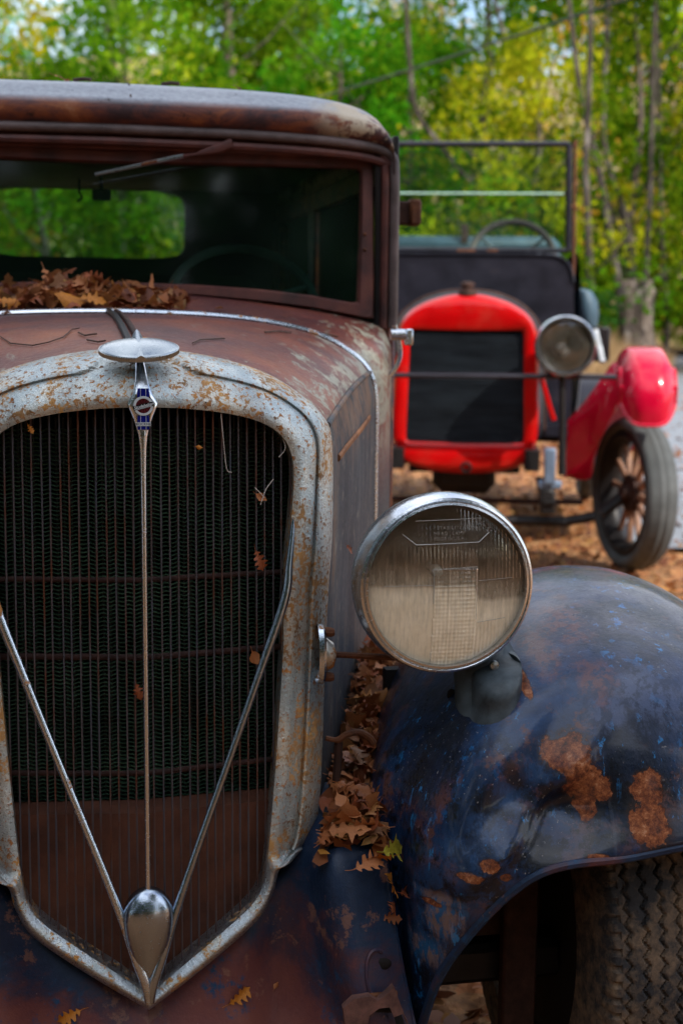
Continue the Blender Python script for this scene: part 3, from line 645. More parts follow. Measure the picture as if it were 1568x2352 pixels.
for u, v in ((838, 537), (838, 573)):
    p = ws(u, v, -.008); MB().lathe([(.0005, -.004), (.003, -.003), (.004, .002)], p, 'Y', 10).build('screw', RUST, wf)
n = len(fi); vs = [p+Vector((0, .012, 0)) for p in fi]+[Vector((-p.x, p.y+.012, p.z)) for p in fi[::-1]]
g = [[vs[i], vs[2*n-1-i]] for i in range(n)]
MB().grid(g).build('windscreen_glass', GLASS, old, smooth=False)
# wiper
wp = [ws(u, v, -.062) for u, v in ((533, 328), (500, 340), (455, 352), (420, 358))]
MB().tube([wp[0], wp[1], wp[2]], [.010, .010, .004], 8, flat=.7).build('wiper_motor', FRAME, old)
wi = MB().tube([wp[2], wp[3]], .003, 6).build('wiper_arm', FRAME, old)
a, b = ws(421, 357, -.060), ws(218, 400, -.045)
MB().tube([a, a.lerp(b, .33), b], [.0042, .0042, .0034], 6, flat=.6).build('wiper_blade', DULL, wi)
MB().tube([a.lerp(b, .30)+Vector((0, -.003, 0)), a.lerp(b, .48)+Vector((0, -.003, 0))], .0030, 6).build('wiper_clip', RUST, wi)
# interior
yr = 2.66
hx = CAR.at(425, 500, yr).x; hz0, hz1 = CAR.at(300, 592, yr).z, CAR.at(300, 436, yr).z; hc = (hz0+hz1)/2; hh = (hz1-hz0)/2
ro, ri = [], []
for k in range(64):
    a = 2*math.pi*k/64; c_, s_ = math.cos(a), math.sin(a); sg = lambda q: (1 if q >= 0 else -1)
    ri.append(Vector((hx*sg(c_)*abs(c_)**.28, yr, hc+hh*sg(s_)*abs(s_)**.28)))
    ro.append(Vector(((XW-.02)*sg(c_)*abs(c_)**.1, yr, (1.17 if s_ >= 0 else 1.17)+(.50 if s_ >= 0 else .75)*sg(s_)*abs(s_)**.1)))
MB().grid([ro, ri, [p+Vector((0, .03, 0)) for p in ri], [p+Vector((0, .03, 0)) for p in ro]], cv=True).build('rear_wall', BLACK, old)
vs = [p+Vector((0, .015, 0)) for p in ri]; MB().add(vs, [tuple(range(64))]).build('rear_glass', GLASS, old, smooth=False)
MB().box((0, 1.95, 1.625), (XW-.03, .68, .008)).build('headliner', BLACK, old)
m = MB().box((0, 2.38, 1.10), (.50, .10, .25), rx=R(-8), bev=.05); m.build('seat_back', BLACK, old)
MB().box((0, 2.1, .80), (.50, .28, .10), bev=.05).build('seat', BLACK, old)
MB().box((0, 1.27, 1.14), (XW-.04, .02, .09)).build('dashboard', BLACK, old)
MB().box((0, 1.8, .5), (XW-.05, .8, .02)).build('cab_floor', BLACK, old)
p = CAR.at(233, 447, 1.36); MB().box(p, (.020, .006, .012), bev=.003).tube([p, p+Vector((0, .02, .05))], .004, 6).build('rear_view_mirror', DARKM, old)
m = MB(); p = CAR.at(182, 440, 1.5); m.tube([p+Vector((0, 0, .03)), p, p+Vector((.006, 0, -.012)), p+Vector((-.004, 0, -.022))], .003, 5).build('torn_lining', BLACK, old)
swc = CAR.at(560, 700, 1.50); T = Matrix.Rotation(R(-38), 3, 'X')
swm = simple('faded_teal_wheel_rim', (.11, .19, .18), .4)
m = MB().tube([swc+T @ Vector((.170*math.cos(a), .0, .170*math.sin(a))) for a in [2*math.pi*k/48 for k in range(48)]], .011, 8, closed=True); sw = m.build('steering_wheel', swm, old)
m = MB()
for a in (R(20), R(160), R(270)): m.tube([swc, swc+T @ Vector((.18*math.cos(a), 0, .18*math.sin(a)))], .007, 6)
m.build('wheel_spoke', swm, sw)
# small fittings on the cab's side
p = CAR.at(905, 352, 1.30); MB().box(p, (.007, .02, .036), bev=.003).build('door_hinge', DARKM, old)
a = CAR.at(899, 490, 1.34); b = CAR.at(944, 488, 1.34); MB().box((a+b)/2, ((b.x-a.x)/2, .012, .026), bev=.004).build('door_hinge_arm', DARKRUST, old)
p = CAR.at(950, 488, 1.335); MB().box(p, (.013, .022, .029), bev=.005).build('hinge_knuckle', RUST, old)
a = CAR.at(896, 768, 1.06); b = CAR.at(938, 774, 1.06)
fit = MB().lathe([(.0005, 0), (.012, 0), (.012, .030), (.009, .032), (.009, .042)], a, 'X', 16).build('cowl_lamp_bracket', CHROME, old)
MB().box(b, (.008, .010, .017), bev=.003).build('bracket_nut', CHROME, fit)
MB().tube(cr([a+Vector((.008, .0, .02)), a+Vector((.024, .01, -.03)), a+Vector((.020, .02, -.065)), a+Vector((0, .02, -.09))], 5), .005, 6).build('bracket_loop', CHROME, fit)

# ------------------------------------------------------------------ front fender and apron
G = [
 [(.40, .60, .45), (.46, .60, .60), (.52, .60, .68), (.58, .60, .73), (.64, .60, .75), (.72, .60, .755), (.80, .60, .74), (.88, .60, .69), (.93, .60, .58), (.935, .6, .48)],
 [(.35, .35, .50), (.415, .35, .67), (.47, .35, .75), (.53, .35, .80), (.60, .35, .832), (.68, .35, .847), (.77, .35, .838), (.86, .35, .79), (.92, .35, .68), (.93, .35, .53)],
 [(.31, .15, .50), (.358, .16, .65), (.42, .15, .745), (.48, .15, .80), (.57, .15, .842), (.67, .15, .858), (.77, .15, .845), (.86, .15, .79), (.92, .15, .67), (.93, .15, .52)],
 [(.29, .04, .48), (.328, .05, .61), (.385, .03, .70), (.45, .02, .762), (.55, .02, .812), (.66, .02, .828), (.77, .02, .812), (.86, .02, .75), (.92, .03, .64), (.93, .04, .50)],
 [(.30, .02, .45), (.325, .015, .56), (.375, -.04, .65), (.44, -.075, .715), (.55, -.085, .760), (.66, -.09, .775), (.77, -.085, .76), (.86, -.07, .70), (.915, -.04, .60), (.925, -.02, .48)],
 [(.32, .01, .42), (.333, -.005, .515), (.362, -.07, .60), (.425, -.125, .655), (.54, -.135, .690), (.65, -.145, .705), (.76, -.14, .69), (.855, -.12, .64), (.905, -.08, .56), (.92, -.05, .46)],
 [(.335, .005, .38), (.343, -.015, .455), (.352, -.085, .525), (.398, -.150, .570), (.51, -.150, .612), (.63, -.170, .632), (.75, -.165, .622), (.845, -.14, .585), (.895, -.10, .52), (.91, -.07, .43)],
 [(.345, .0, .33), (.348, -.02, .385), (.356, -.075, .430), (.392, -.135, .487), (.488, -.170, .556), (.61, -.190, .580), (.715, -.187, .588), (.835, -.16, .560), (.885, -.12, .49), (.90, -.09, .40)],
 [(.360, -.005, .225), (.361, -.02, .250), (.366, -.050, .285), (.386, -.112, .410), (.476, -.168, .540), (.60, -.188, .567), (.71, -.186, .577), (.83, -.16, .548), (.88, -.12, .475), (.89, -.09, .38)],
]
fs = surf(G, 7, 9)
# an old dent near the nose and a shallow hollow above the lip
for r in fs:
    for p in r:
        d = math.exp(-((p.x-.375)/.016)**2-((p.z-.500-.5*(p.x-.37))/.010)**2)*(1 if p.y < 0 else 0); p.y += .018*d
        d = math.exp(-((p.x-.50)/.06)**2-((p.z-.62)/.035)**2)*(1 if p.y < -.05 else 0); p.y += .030*d
        if p.y < .02 and .36 < p.x < .60:
            e_ = (p.z-.530)-(p.x-.40)*1.05; w_ = sstep(.36, .41, p.x)*(1-sstep(.52, .60, p.x)); p.y -= .016*w_*math.exp(-(e_/.020)**2)-.012*w_*math.exp(-((e_-.055)/.030)**2)
def tolocal(w):
    x, y = w.x-CAR.o[0], w.y-CAR.o[1]; return Vector((x*math.cos(CAR.a)+y*math.sin(CAR.a), -x*math.sin(CAR.a)+y*math.cos(CAR.a), w.z))
from mathutils.bvhtree import BVHTree
g = MB().grid(fs); FBVH = BVHTree.FromPolygons([CAR.world(p) for p in g.v], g.f)
pat = []
for u, v, a_, b_ in ((1308, 1735, 62, 52), (1335, 1790, 46, 46), (1345, 1842, 24, 40), (1382, 1815, 22, 34), (1488, 1812, 40, 42), (1492, 1895, 54, 52), (1130, 1995, 26, 20), (1088, 2022, 26, 12), (1160, 2016, 14, 9), (1375, 1972, 32, 12), (1206, 1575, 10, 34), (990, 2072, 16, 8)):
    w = tolocal(FBVH.ray_cast(Vector((0, 0, EYE)), Vector(ray(u, v)).normalized())[0]); k_ = (w.y+1.85)/F; pat.append((tuple(w), (a_*k_*1.0, .09, b_*k_*1.0)))
def blobs(lst):
    o_ = []
    for u, v, a_, b_ in lst:
        h_ = FBVH.ray_cast(Vector((0, 0, EYE)), Vector(ray(u, v)).normalized())[0]
        if h_ is not None: w = tolocal(h_); k_ = (w.y+1.85)/F; o_.append((tuple(w), (a_*k_, .09, b_*k_)))
    return o_
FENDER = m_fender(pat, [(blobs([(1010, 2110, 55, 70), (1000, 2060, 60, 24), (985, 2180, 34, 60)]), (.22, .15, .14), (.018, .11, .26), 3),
                        (blobs([(1060, 1955, 50, 36), (1110, 1895, 50, 40), (1165, 1830, 50, 42), (1225, 1770, 46, 44)]), (.022, .060, .15), (.014, .030, .07), 6),  # sky reflection along the ridge, painted in as lighter blue
                        (blobs([(1490, 1600, 110, 90), (1400, 1640, 70, 50)]), (.060, .085, .165), (.020, .034, .075), 9),  # sky highlight on the upper right, put into the colour
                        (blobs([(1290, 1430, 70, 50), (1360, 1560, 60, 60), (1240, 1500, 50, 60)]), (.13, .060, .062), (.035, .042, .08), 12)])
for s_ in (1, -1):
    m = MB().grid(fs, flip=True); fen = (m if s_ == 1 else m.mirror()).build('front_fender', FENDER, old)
    lip = fs[-1][4:]
    m = MB().tube([p+Vector((0, .002, -.001)) for p in lip], .0065, 8); (m if s_ == 1 else m.mirror()).build('fender_bead', APRON, fen)
    m = MB().grid([lip, [p+Vector((0, .03, -.004)) for p in lip]]); (m if s_ == 1 else m.mirror()).build('fender_flange', DARKRUST, fen)
    if s_ == 1: fender = fen
# surface to a sight line
# nose crease, bolt hole
h = FBVH.ray_cast(Vector((0, 0, EYE)), Vector(ray(1036, 1596)).normalized()); p = tolocal(h[0])
MB().lathe([(.0005, -.0018), (.007, -.0018), (.0085, .0)], p, 'Y', 14, sx=.75).build('bolt_hole', BLACK, fender)

A = [
 [(0, .06, .37), (.06, .06, .41), (.12, .06, .47), (.165, .09, .505), (.215, .16, .555), (.27, .15, .572), (.325, .13, .56)],
 [(0, .03, .350), (.06, .03, .385), (.12, .04, .44), (.168, .06, .482), (.212, .055, .535), (.26, .01, .550), (.318, .0, .540)],
 [(0, .005, .320), (.06, .005, .35), (.12, .010, .39), (.175, .030, .455), (.214, .022, .496), (.246, -.038, .515), (.320, -.025, .500)],
 [(0, -.02, .285), (.06, -.015, .30), (.12, .0, .325), (.18, .030, .37), (.220, .005, .43), (.256, -.062, .435), (.328, -.045, .425)],
 [(0, -.045, .24), (.06, -.035, .25), (.12, -.02, .265), (.185, .018, .30), (.232, -.012, .345), (.270, -.078, .352), (.342, -.055, .345)],
 [(0, -.06, .19), (.06, -.05, .195), (.12, -.035, .205), (.19, -.015, .23), (.245, -.045, .27), (.295, -.08, .28), (.355, -.065, .275)],
 [(0, -.07, .12), (.06, -.06, .12), (.12, -.05, .13), (.19, -.03, .15), (.25, -.05, .18), (.30, -.08, .19), (.362, -.07, .19)]]
asf = surf(A, 8, 8); m = MB().grid(asf, flip=True); mm = m.mirror(); m.add(mm.v, mm.f); ap = m.build('front_apron', APRON, old)
g = MB().grid(asf); mmir = g.mirror(); g.add(mmir.v, mmir.f); ABVH = BVHTree.FromPolygons([CAR.world(p) for p in g.v], g.f)
def hit_apron(u, v, push=0):
    h = ABVH.ray_cast(Vector((0, 0, EYE)), Vector(ray(u, v)).normalized())
    if h[0] is None: return None, None
    n = h[1] if h[1].y < 0 else -h[1]
    return h[0]+n*push, n
edge = [r[-1] for r in asf][8:]
for s_ in (1, -1):
    m = MB().grid([[p, p+Vector((.004, .03, -.004)), p+Vector((.006, .09, -.012))] for p in edge]); (m if s_ == 1 else m.mirror()).build('apron_edge', APRON, ap)
    m = MB().tube([p+Vector((.001, .003, 0)) for p in edge], .004, 6); (m if s_ == 1 else m.mirror()).build('apron_bead', APRON, ap)
w, n = hit_apron(878, 2216, .001)
if w: MB().lathe([(.0004, -.001), (.0075, -.001), (.011, .001)], tolocal(w), 'Y', 16, sx=1.1, sy=.8).build('bolt_hole', BLACK, ap)
rim_ = []
for k in range(25):
    a = R(60)+R(240)*k/24; w, n = hit_apron(868+26*math.cos(a)*.9-4, 2225-70*math.sin(a)*(.6 if math.sin(a) > 0 else 1.0), .0005)
    if w: rim_.append(tolocal(w))
if len(rim_) > 3: MB().tube(rim_, .0028, 6).build('pressed_rim', APRON, ap)
for sh in ([(800, 2322), (816, 2316), (822, 2330), (806, 2342)], [(845, 2330), (868, 2312), (880, 2318), (896, 2310), (915, 2322), (925, 2345), (932, 2372), (850, 2372), (838, 2350)]):
    vs = [];
    for u, v in sh:
        w, n = hit_apron(u, v, .0022)
        if w: vs.append(tolocal(w))
    if len(vs) > 3: MB().add(vs, [tuple(range(len(vs)))]).build('rusted_through_hole', BLACK, ap, smooth=False)
w = [hit_apron(u, v, .004)[0] for u, v in ((836, 2300), (845, 2290), (872, 2288), (905, 2285), (950, 2283), (958, 2296))]
w = [tolocal(q) for q in w if q]
if len(w) > 2: MB().tube(w, .006, 6, flat=.5).build('bracket_edge', RUST, ap)
bo = [(905, 2268), (950, 2280), (958, 2300), (944, 2375), (935, 2345), (925, 2330), (905, 2338), (895, 2315), (870, 2318), (848, 2335), (842, 2375), (795, 2375), (788, 2318), (812, 2296), (850, 2290), (868, 2300), (880, 2292)]
pf, pb_ = [], []
for u, v in bo:
    w, n = hit_apron(min(u, 940), min(v, 2440), .0)
    if w is None: continue
    q = CAR.at(u, v, -.092); pf.append(q); pb_.append(q+Vector((0, .012, 0)))
k = len(pf)
if k > 5: MB().add(pf+pb_, [tuple(range(k)), tuple(range(2*k-1, k-1, -1))]+[(i, k+i, k+(i+1) % k, (i+1) % k) for i in range(k)]).build('mounting_bracket', m_rust('pinkish_brown_bracket', (.05, .026, .024), (.20, .095, .075)), ap, smooth=False)
# channel floor between hood side and fender
rows = []
for k in range(13):
    y = .05+.55*k/12; xl = .20+.32*y; xr = .33+.22*y; z = .50+.14*y
    rows.append([(xl, y, z+.02), (lerp(xl, xr, .3), y, z), (lerp(xl, xr, .7), y, z), (xr+.02, y, z+.02)])
for s_ in (1, -1):
    m = MB().grid(rows, flip=True); (m if s_ == 1 else m.mirror()).build('splash_shield', DARKRUST, old)
    # hood catch
    P = [CAR.at(u, v, .07) for u, v in ((748, 1696), (775, 1700), (795, 1688), (822, 1682), (845, 1692), (858, 1708))]
    m = MB().tube(cr(P, 4), [.0038]*4+[.005]*17, 8); (m if s_ == 1 else m.mirror()).build('hood_catch', RUST, old)
    a, b = CAR.at(778, 1700, .075), CAR.at(772, 1800, .075); m = MB().tube([a, b], .006, 6); (m if s_ == 1 else m.mirror()).build('catch_rod', DARKRUST, old)
    m = MB().box((.30, 1.0, .36), (.04, .85, .05), bev=.01); (m if s_ == 1 else m.mirror()).build('frame_rail', DARKM, old)
MB().box((0, .75, .50), (.20, .52, .22), bev=.05).build('engine_block', DARKM, old)
MB().box((0, .12, .30), (.62, .035, .03), bev=.01).build('front_axle', DARKM, old)
MB().box((0, 1.6, .33), (.5, .9, .03)).build('underbody', DARKM, old)
a = CAR.at(1290, 2040, .02)
for s_ in (1, -1): MB().box((s_*.54, .06, .36), (.026, .012, .20), bev=.004).box((s_*.48, .10, .45), (.09, .02, .10)).build('shock_bracket', DARKRUST, old)
for s_ in (1, -1): MB().box((s_*.50, .34, .45), (.10, .012, .24)).box((s_*.40, .60, .40), (.004, .26, .20)).build('inner_fender_blackout', BLACK, old)  # black panels added to darken the wheel well and hide lit ground
# ------------------------------------------------------------------ headlight
hc_ = CAR.at(1022, 1342, -.04); RH = (CAR.at(1222, 1343, -.04).x-CAR.at(820, 1343, -.04).x)/2
AM = MT('reflector_dusty'); AM = AM.pbr(AM.ramp(AM.noise(14, 5), [(.3, (.26, .20, .14)), (.7, (.48, .42, .34))]), .30, .75)
def headlamp(mir):
    X = hc_.x*mir
    k = RH
    bucket = MB().lathe([(k*.97, .006), (k*1.0, .02), (k*.98, .045), (k*.88, .085), (k*.68, .118), (k*.4, .138), (.0008, .145)], (X, hc_.y, hc_.z), 'Y', 48).build('headlamp', DULL, old)
    MB().lathe([(k*.895, .000), (k*.885, -.012), (k*.90, -.0165), (k*.925, -.0155), (k*.935, -.0125), (k*.95, -.0135), (k*.975, -.012), (k*1.0, -.002), (k*1.015, .010), (k*1.015, .022), (k*1.0, .026)], (X, hc_.y, hc_.z), 'Y', 72).build('rim', CHROME, bucket)
    MB().lathe([(k*.89, .0), (k*.84, .018), (k*.70, .045), (k*.45, .068), (k*.15, .08), (.0008, .082)], (X, hc_.y, hc_.z), 'Y', 40).build('reflector', AM, bucket)
    MB().lathe([(.0008, -.022), (.007, -.018), (.009, -.008), (.006, .004), (.006, .03)], (X, hc_.y+.055, hc_.z+.01), 'Y', 16).build('bulb', simple('bulb_glass', (.6, .6, .55), .1), bucket)
    # pressed glass lens with ribs, panels and steps
    n = 150; v = []; f = []; idx = {}
    Rl = k*.895
    for i in range(n+1):
        for j in range(n+1):
            x, z = (i/n*2-1), (j/n*2-1)
            # square to disc
            a_, b_ = x*math.sqrt(1-z*z/2), z*math.sqrt(1-x*x/2)
            X_, Z_ = a_*Rl, b_*Rl; dome = .013*(1-a_*a_-b_*b_)
            d = 0.0; rib = abs(math.sin(X_*math.pi/.0052))
            inpan = -.0205 < X_ < .038
            if Z_ > (.008 if X_ > .039 else .003) and a_*a_+b_*b_ < .93: d += .0007*(1-rib**2)
            if Z_ > .072: d *= .35
            if inpan and Z_ <= .023: d = .0008+.0007*(1-abs(math.sin(X_*math.pi/.0052))**.5)+.0007*(1-abs(math.sin(Z_*math.pi/.0056))**.5)
            if not inpan and X_ > 0 and Z_ < -.048 and a_*a_+b_*b_ < .92: d += .0008*(1-rib**.6)
            v.append((X_, hc_.y-.006-dome-d, Z_))
    for i in range(n):
        for j in range(n): a0 = i*(n+1)+j; f.append((a0, a0+1, a0+n+2, a0+n+1))
    me = MB(); me.v = v; me.f = f; o = me.build('lens', LENS, bucket); o.location = (X, 0, hc_.z)
    gm = simple('clear_glass_ridge', (.36, .36, .34), .15)
    for (P, r) in (([(-.044, .086), (.044, .0885)], .00055), ([(-.061, .069), (-.044, .0555), (.040, .0575), (.055, .070)], .0007), ([(-.0235, .0225), (-.0205, .019), (-.0205, -.022)], .00045), ([(.038, .021), (.038, -.045)], .0003), ([(-.085, .0018), (-.0215, .0028)], .0003), ([(.040, .007), (.088, .0088)], .0003), ([(-.0225, .0230), (.038, .0255)], .0003), ([(.040, -.049), (.080, -.045)], .0003)):
        dome = lambda x, z: hc_.y-.0072-.013*(1-(x*x+z*z)/(Rl*Rl))
        Q = []
        for (x0, z0), (x1, z1) in zip(P, P[1:]): Q += [(X+lerp(x0, x1, t/6), dome(lerp(x0, x1, t/6), lerp(z0, z1, t/6)), hc_.z+lerp(z0, z1, t/6)) for t in range(6)]
        Q.append((X+P[-1][0], dome(*P[-1]), hc_.z+P[-1][1])); MB().tube(Q, r, 5).build('lens_ridge', gm, bucket)
    for txt, z in (('STABILITE', .0770), ('HEAD  LAMP', .0700), ('MADE IN U.S.A.', .0632)):
        me = textmesh(txt, .0062, .0002, 0, 0, 1.25 if len(txt) < 12 else 1.0)
        o = obj('lettering', me, GLYPH, bucket); o.location = (X, hc_.y-.0105-.013*(1-(z/Rl)**2)+.002, hc_.z+z); o.rotation_euler = (R(90), 0, 0)
    MB().lathe([(.0004, -.005), (.006, -.004), (.0065, .002)], CAR.at(1134, 1528, -.035)*1.0 if mir == 1 else (X-.06, hc_.y+.01, hc_.z-.1), 'Y', 12).build('clamp_screw', DULL, bucket)
    return bucket
GLYPH = simple('pressed_glass_letters', (.24, .22, .19), .2)
hl = headlamp(1); headlamp(-1)
hb = tolocal(FBVH.ray_cast(Vector((0, 0, EYE)), Vector(ray(1128, 1640)).normalized())[0])   # where the stem's foot meets the fender
for s_ in (1, -1):
    rows = []
    for t, cx, cz, rx_, ry_, cyy in ((0, hc_.x+.066, hc_.z-.070, .032, .034, .035), (.3, hb.x+.022, hc_.z-.105, .034, .038, .024), (.5, hb.x+.016, hb.z+.050, .0325, .042, hb.y+.032), (.75, hb.x+.014, hb.z+.020, .0345, .047, hb.y+.032), (.9, hb.x+.012, hb.z-.002, .040, .051, hb.y+.032), (1, hb.x+.012, hb.z-.03, .048, .056, hb.y+.034)):
        rows.append([Vector((cx+rx_*math.cos(a), cyy+ry_*math.sin(a), cz+(.012*math.sin(a) if t > .4 else 0)+(.012*math.cos(a) if t > .4 else 0))) for a in [2*math.pi*k/28 for k in range(28)]])
    m = MB().grid([list(r) for r in zip(*[cr([q[k] for q in rows], 4) for k in range(28)])], cv=False, cu=True); (m if s_ == 1 else m.mirror()).build('headlamp_stem', STEM, old)
    rg = [Vector(p) for p in [q[0:0] or q for q in [rows[4]]][0]]
    m = MB().tube([p+Vector((0, -.002, -.004)) for p in rg], .0035, 6, closed=True); (m if s_ == 1 else m.mirror()).build('stem_gasket', RUST, old)
# tie rod with its bracket on the shell
pb = CAR.at(744, 1503, .035)
for s_ in (1, -1):
    X = pb.x*s_
    ax = (Vector((0, 1, 0)), Vector((0, 0, 1)), Vector((s_, -.35, 0)).normalized())
    br = MB().lathe([(.0005, .004), (.019, .004), (.021, .001), (.021, -.006)], (X-.004*s_, pb.y, pb.z), ax, 24, sx=1.05, sy=2.0).build('rod_bracket', CHROME2, old)
    MB().lathe([(.0005, .016), (.007, .0155), (.015, .012), (.020, .003), (.021, -.002)], (X, pb.y, pb.z), ax, 20, sy=1.15).build('bracket_dome', DULL2, br)
    for dz in (.031, -.031): MB().lathe([(.0005, .015), (.005, .0145), (.0068, .010), (.0068, .0)], (X-.001*s_, pb.y, pb.z+dz), ax, 8).build('bolt', RUST, br)
    e = CAR.at(905, 1514, .03); m = MB().tube([(pb.x+.006, pb.y, pb.z), (e.x+.02, e.y, e.z)], .0044, 8); (m if s_ == 1 else m.mirror()).build('tie_rod', RUST, old)
# front wheels
def tyre_mesh(Rr, w, nseg, tread=True, rim_r=.24):
    prof_ = []
    K = 110
    for k in range(K+1):
        a = -1+2*k/K                                     # across the section
        x = w/2*math.sin(a*math.pi/2*1.0)*(1.0) if abs(a) > .55 else w/2*math.sin(.55*math.pi/2)*(a/.55)
        rr_ = Rr-(.004*(a/.55)**2 if abs(a) < .55 else .004+ (Rr-rim_r-.004)*(1-math.cos((abs(a)-.55)/.45*math.pi/2))**1.05)
        prof_.append((a, x, rr_))
    return prof_
def wheel(x0, y0, z0, Rr, w, mat, par, steer=0, seg=600):
    prof_ = tyre_mesh(Rr, w, seg); rows = []
    for i in range(seg):
        th = 2*math.pi*i/seg; row = []
        for a, x, r in prof_:
            d = 0
            if abs(a) < .62:
                zig = .0042*(abs((i % 6)-3)/1.5-1)
                for gx in (-.042, -.018, .006, .030, .052):
                    d = max(d, math.exp(-((x-gx-zig)/.0017)**2))
                if abs(a) > .5 and (i % 6) < 2: d = max(d, .6)
                d = d*.0075
            elif abs(a) < .8: d = .004 if (i % 6) < 2 else 0
            rr_ = r-d
            row.append((x0+x, y0+rr_*math.cos(th), z0+rr_*math.sin(th)))
        rows.append(row)
    return MB().grid(rows, cu=True)
TY = MT('muddy_tyre_rubber'); mud = TY.noise(11, 8, .7); md = TY.noise(60, 6, .7)
TY = TY.pbr(TY.mix(TY.step(TY.math('ADD', TY.math('MULTIPLY', mud, .6), TY.math('MULTIPLY', md, .4)), .44, .60), (.030, .030, .033), (.20, .135, .085)), .85, 0, TY.bump(md, .9, .004))
for s_ in (1, -1):
    xw = .668*s_; hub = bpy.data.objects.new('wheel', None)
    m = wheel(xw, .205, .35, .352, .150, TY, old); w_ = m.build('wheel', TY, old)
    MB().lathe([(.24, -.05), (.225, -.045), (.21, 0), (.225, .045), (.24, .05)], (xw, .205, .35), 'X', 40).build('rim', DARKRUST, w_); MB().lathe([(.001, -.052), (.20, -.052), (.222, -.035), (.222, .0)], (xw, .205, .35), ('X' if s_ > 0 else (Vector((0, 1, 0)), Vector((0, 0, 1)), Vector((-1, 0, 0)))), 40).build('brake_plate', BLACK, w_)
    m = MB()
    for k in range(20):
        a = 2*math.pi*k/20; m.tube([(xw-.0, .205+.05*math.cos(a), .35+.05*math.sin(a)), (xw+.0, .205+.215*math.cos(a+.15), .35+.215*math.sin(a+.15))], .004, 5)
    m.build('spoke', DARKRUST, w_, kind='stuff'); MB().lathe([(.001, .06), (.04, .055), (.05, .03), (.05, -.05), (.001, -.055)], (xw, .205, .35), 'X', 20).build('hub', DARKRUST, w_)
    bpy.data.objects.remove(hub)
    # rear wheels and rear fenders of the far end
    rw = MB().lathe([(.22, -.06), (.30, -.072), (.345, -.055), (.352, 0), (.345, .055), (.30, .072), (.22, .06), (.20, 0), (.22, -.06)], (xw, 2.75, .352), 'X', 48).build('wheel', TY, old)
    MB().lathe([(.001, .03), (.2, .03), (.22, 0)], (xw, 2.75, .352), 'X', 32).build('rim', DARKRUST, rw)
# ================================================================== the red-nosed open tourer behind
RP = MT('glossy_red_paint'); RP = RP.pbr(RP.mix(RP.math('MULTIPLY', RP.step(RP.noise(7, 8, .7), .5, .7), .10), RP.ramp(RP.noise(8, 4), [(.3, (.38, .001, .002)), (.7, (.50, .002, .003))]), (.30, .16, .10)), .28, 0, RP.bump(RP.noise(40, 3), .05, .002), spec=.15, coat=.35, coat_r=.1)
RPF = MT('glossy_crimson_fender_paint'); RPF = RPF.pbr(RPF.ramp(RPF.noise(8, 4), [(.3, (.42, .001, .022)), (.7, (.54, .003, .036))]), .26, 0, RPF.bump(RPF.noise(30, 3), .06, .003), spec=.2, coat=.5, coat_r=.08)
BP = MT('dusty_black_paint'); BP = BP.pbr(BP.ramp(BP.noise(7, 7, .65), [(.35, (.006, .006, .011)), (.6, (.016, .016, .026)), (.8, (.06, .045, .045))]), .42, 0, BP.bump(BP.noise(60, 4), .1, .002), coat=.2, coat_r=.3)
BLP = simple('blue_grey_vinyl', (.045, .085, .12), .5, var=.3, scale=9); WOOD = simple('weathered_wood_spoke', (.26, .14, .09), .6, var=.4, scale=12)
TYR = simple('dusty_tyre_rubber', (.075, .082, .085), .75, var=.25, scale=10); STEELB = simple('blue_grey_steel', (.13, .18, .26), .45, .2, var=.2)
red = thing('vintage_car', 'black open tourer with bright red radiator shell and red fender, parked behind the rusty sedan', 'car', (RED.o[0], RED.o[1], 0), RED.a)
Z = lambda v, y=0.0, u=1070: RED.at(u, v, y).z
X = lambda u, y=0.0, v=900: RED.at(u, v, y).x
cx = (X(1235)+X(912))/2
def sh(pts, y): return [RED.at(u, v, y) for u, v in pts]
outer = [(1074, 674), (1110, 677), (1150, 687), (1185, 702), (1214, 724), (1231, 755), (1237, 810), (1238, 900), (1237, 980), (1228, 1035), (1205, 1066), (1170, 1080), (1120, 1088), (1074, 1090)]
inner = [(1074, 758), (1110, 758), (1150, 758), (1180, 758), (1197, 759), (1202, 764), (1203, 810), (1203, 890), (1203, 970), (1202, 1010), (1196, 1018), (1170, 1019), (1120, 1019), (1074, 1019)]
O = sh(outer, 0); I = sh(inner, 0); c0 = O[0].x
for L_ in (O, I):
    for p in L_: p.x -= c0
    L_[0].x = L_[-1].x = 0
O, I = cr(O, 4), cr(I, 4)
rows = []
for a, b in zip(O, I):
    d = (a-b); row = [a+Vector((0, .16, 0)), a+Vector((0, .05, 0))]
    for q in (0, .04, .1, .2, .35, .6, .85, .95): row.append(Vector((a.x, 0, a.z)).lerp(b, q)+Vector((0, .045*(1-min(1, q/.22))**2-.012*math.sin(math.pi*q), 0)))
    row += [b+Vector((0, .002, 0)), b+Vector((0, .03, 0))]; rows.append(row)
m = MB().grid(rows, flip=True); mm = m.mirror(); m.add(mm.v, mm.f); m.v = [(x+c0, y, z) for x, y, z in m.v]; m.build('radiator_shell', RP, red)
zt, zb_ = I[0].z, I[-1].z; hw = max(p.x for p in I)
RC = MT('dark_radiator_core'); wv = RC.n.new('ShaderNodeTexWave'); RC.L(RC.co((1, 1, 1)), wv.inputs[0]); wv.bands_direction = 'Z'; wv.inputs['Scale'].default_value = 60
RC = RC.pbr(RC.ramp(RC.noise(9, 6, .6, RC.co((.6, 1, 3))), [(.35, (.008, .013, .020)), (.7, (.025, .038, .052))]), .5, .3, RC.bump(wv.outputs[0], .6, .003))
m = MB().grid([[(c0+x, .028, z) for x in (-hw, 0, hw)] for z in (zb_-.01, (zb_+zt)/2, zt+.01)])
core2 = m.build('radiator_core', RC, red)
m = MB()
for i in range(34): m.box((c0, .024, lerp(zb_+.01, zt-.01, i/33)), (hw, .006, .0022))
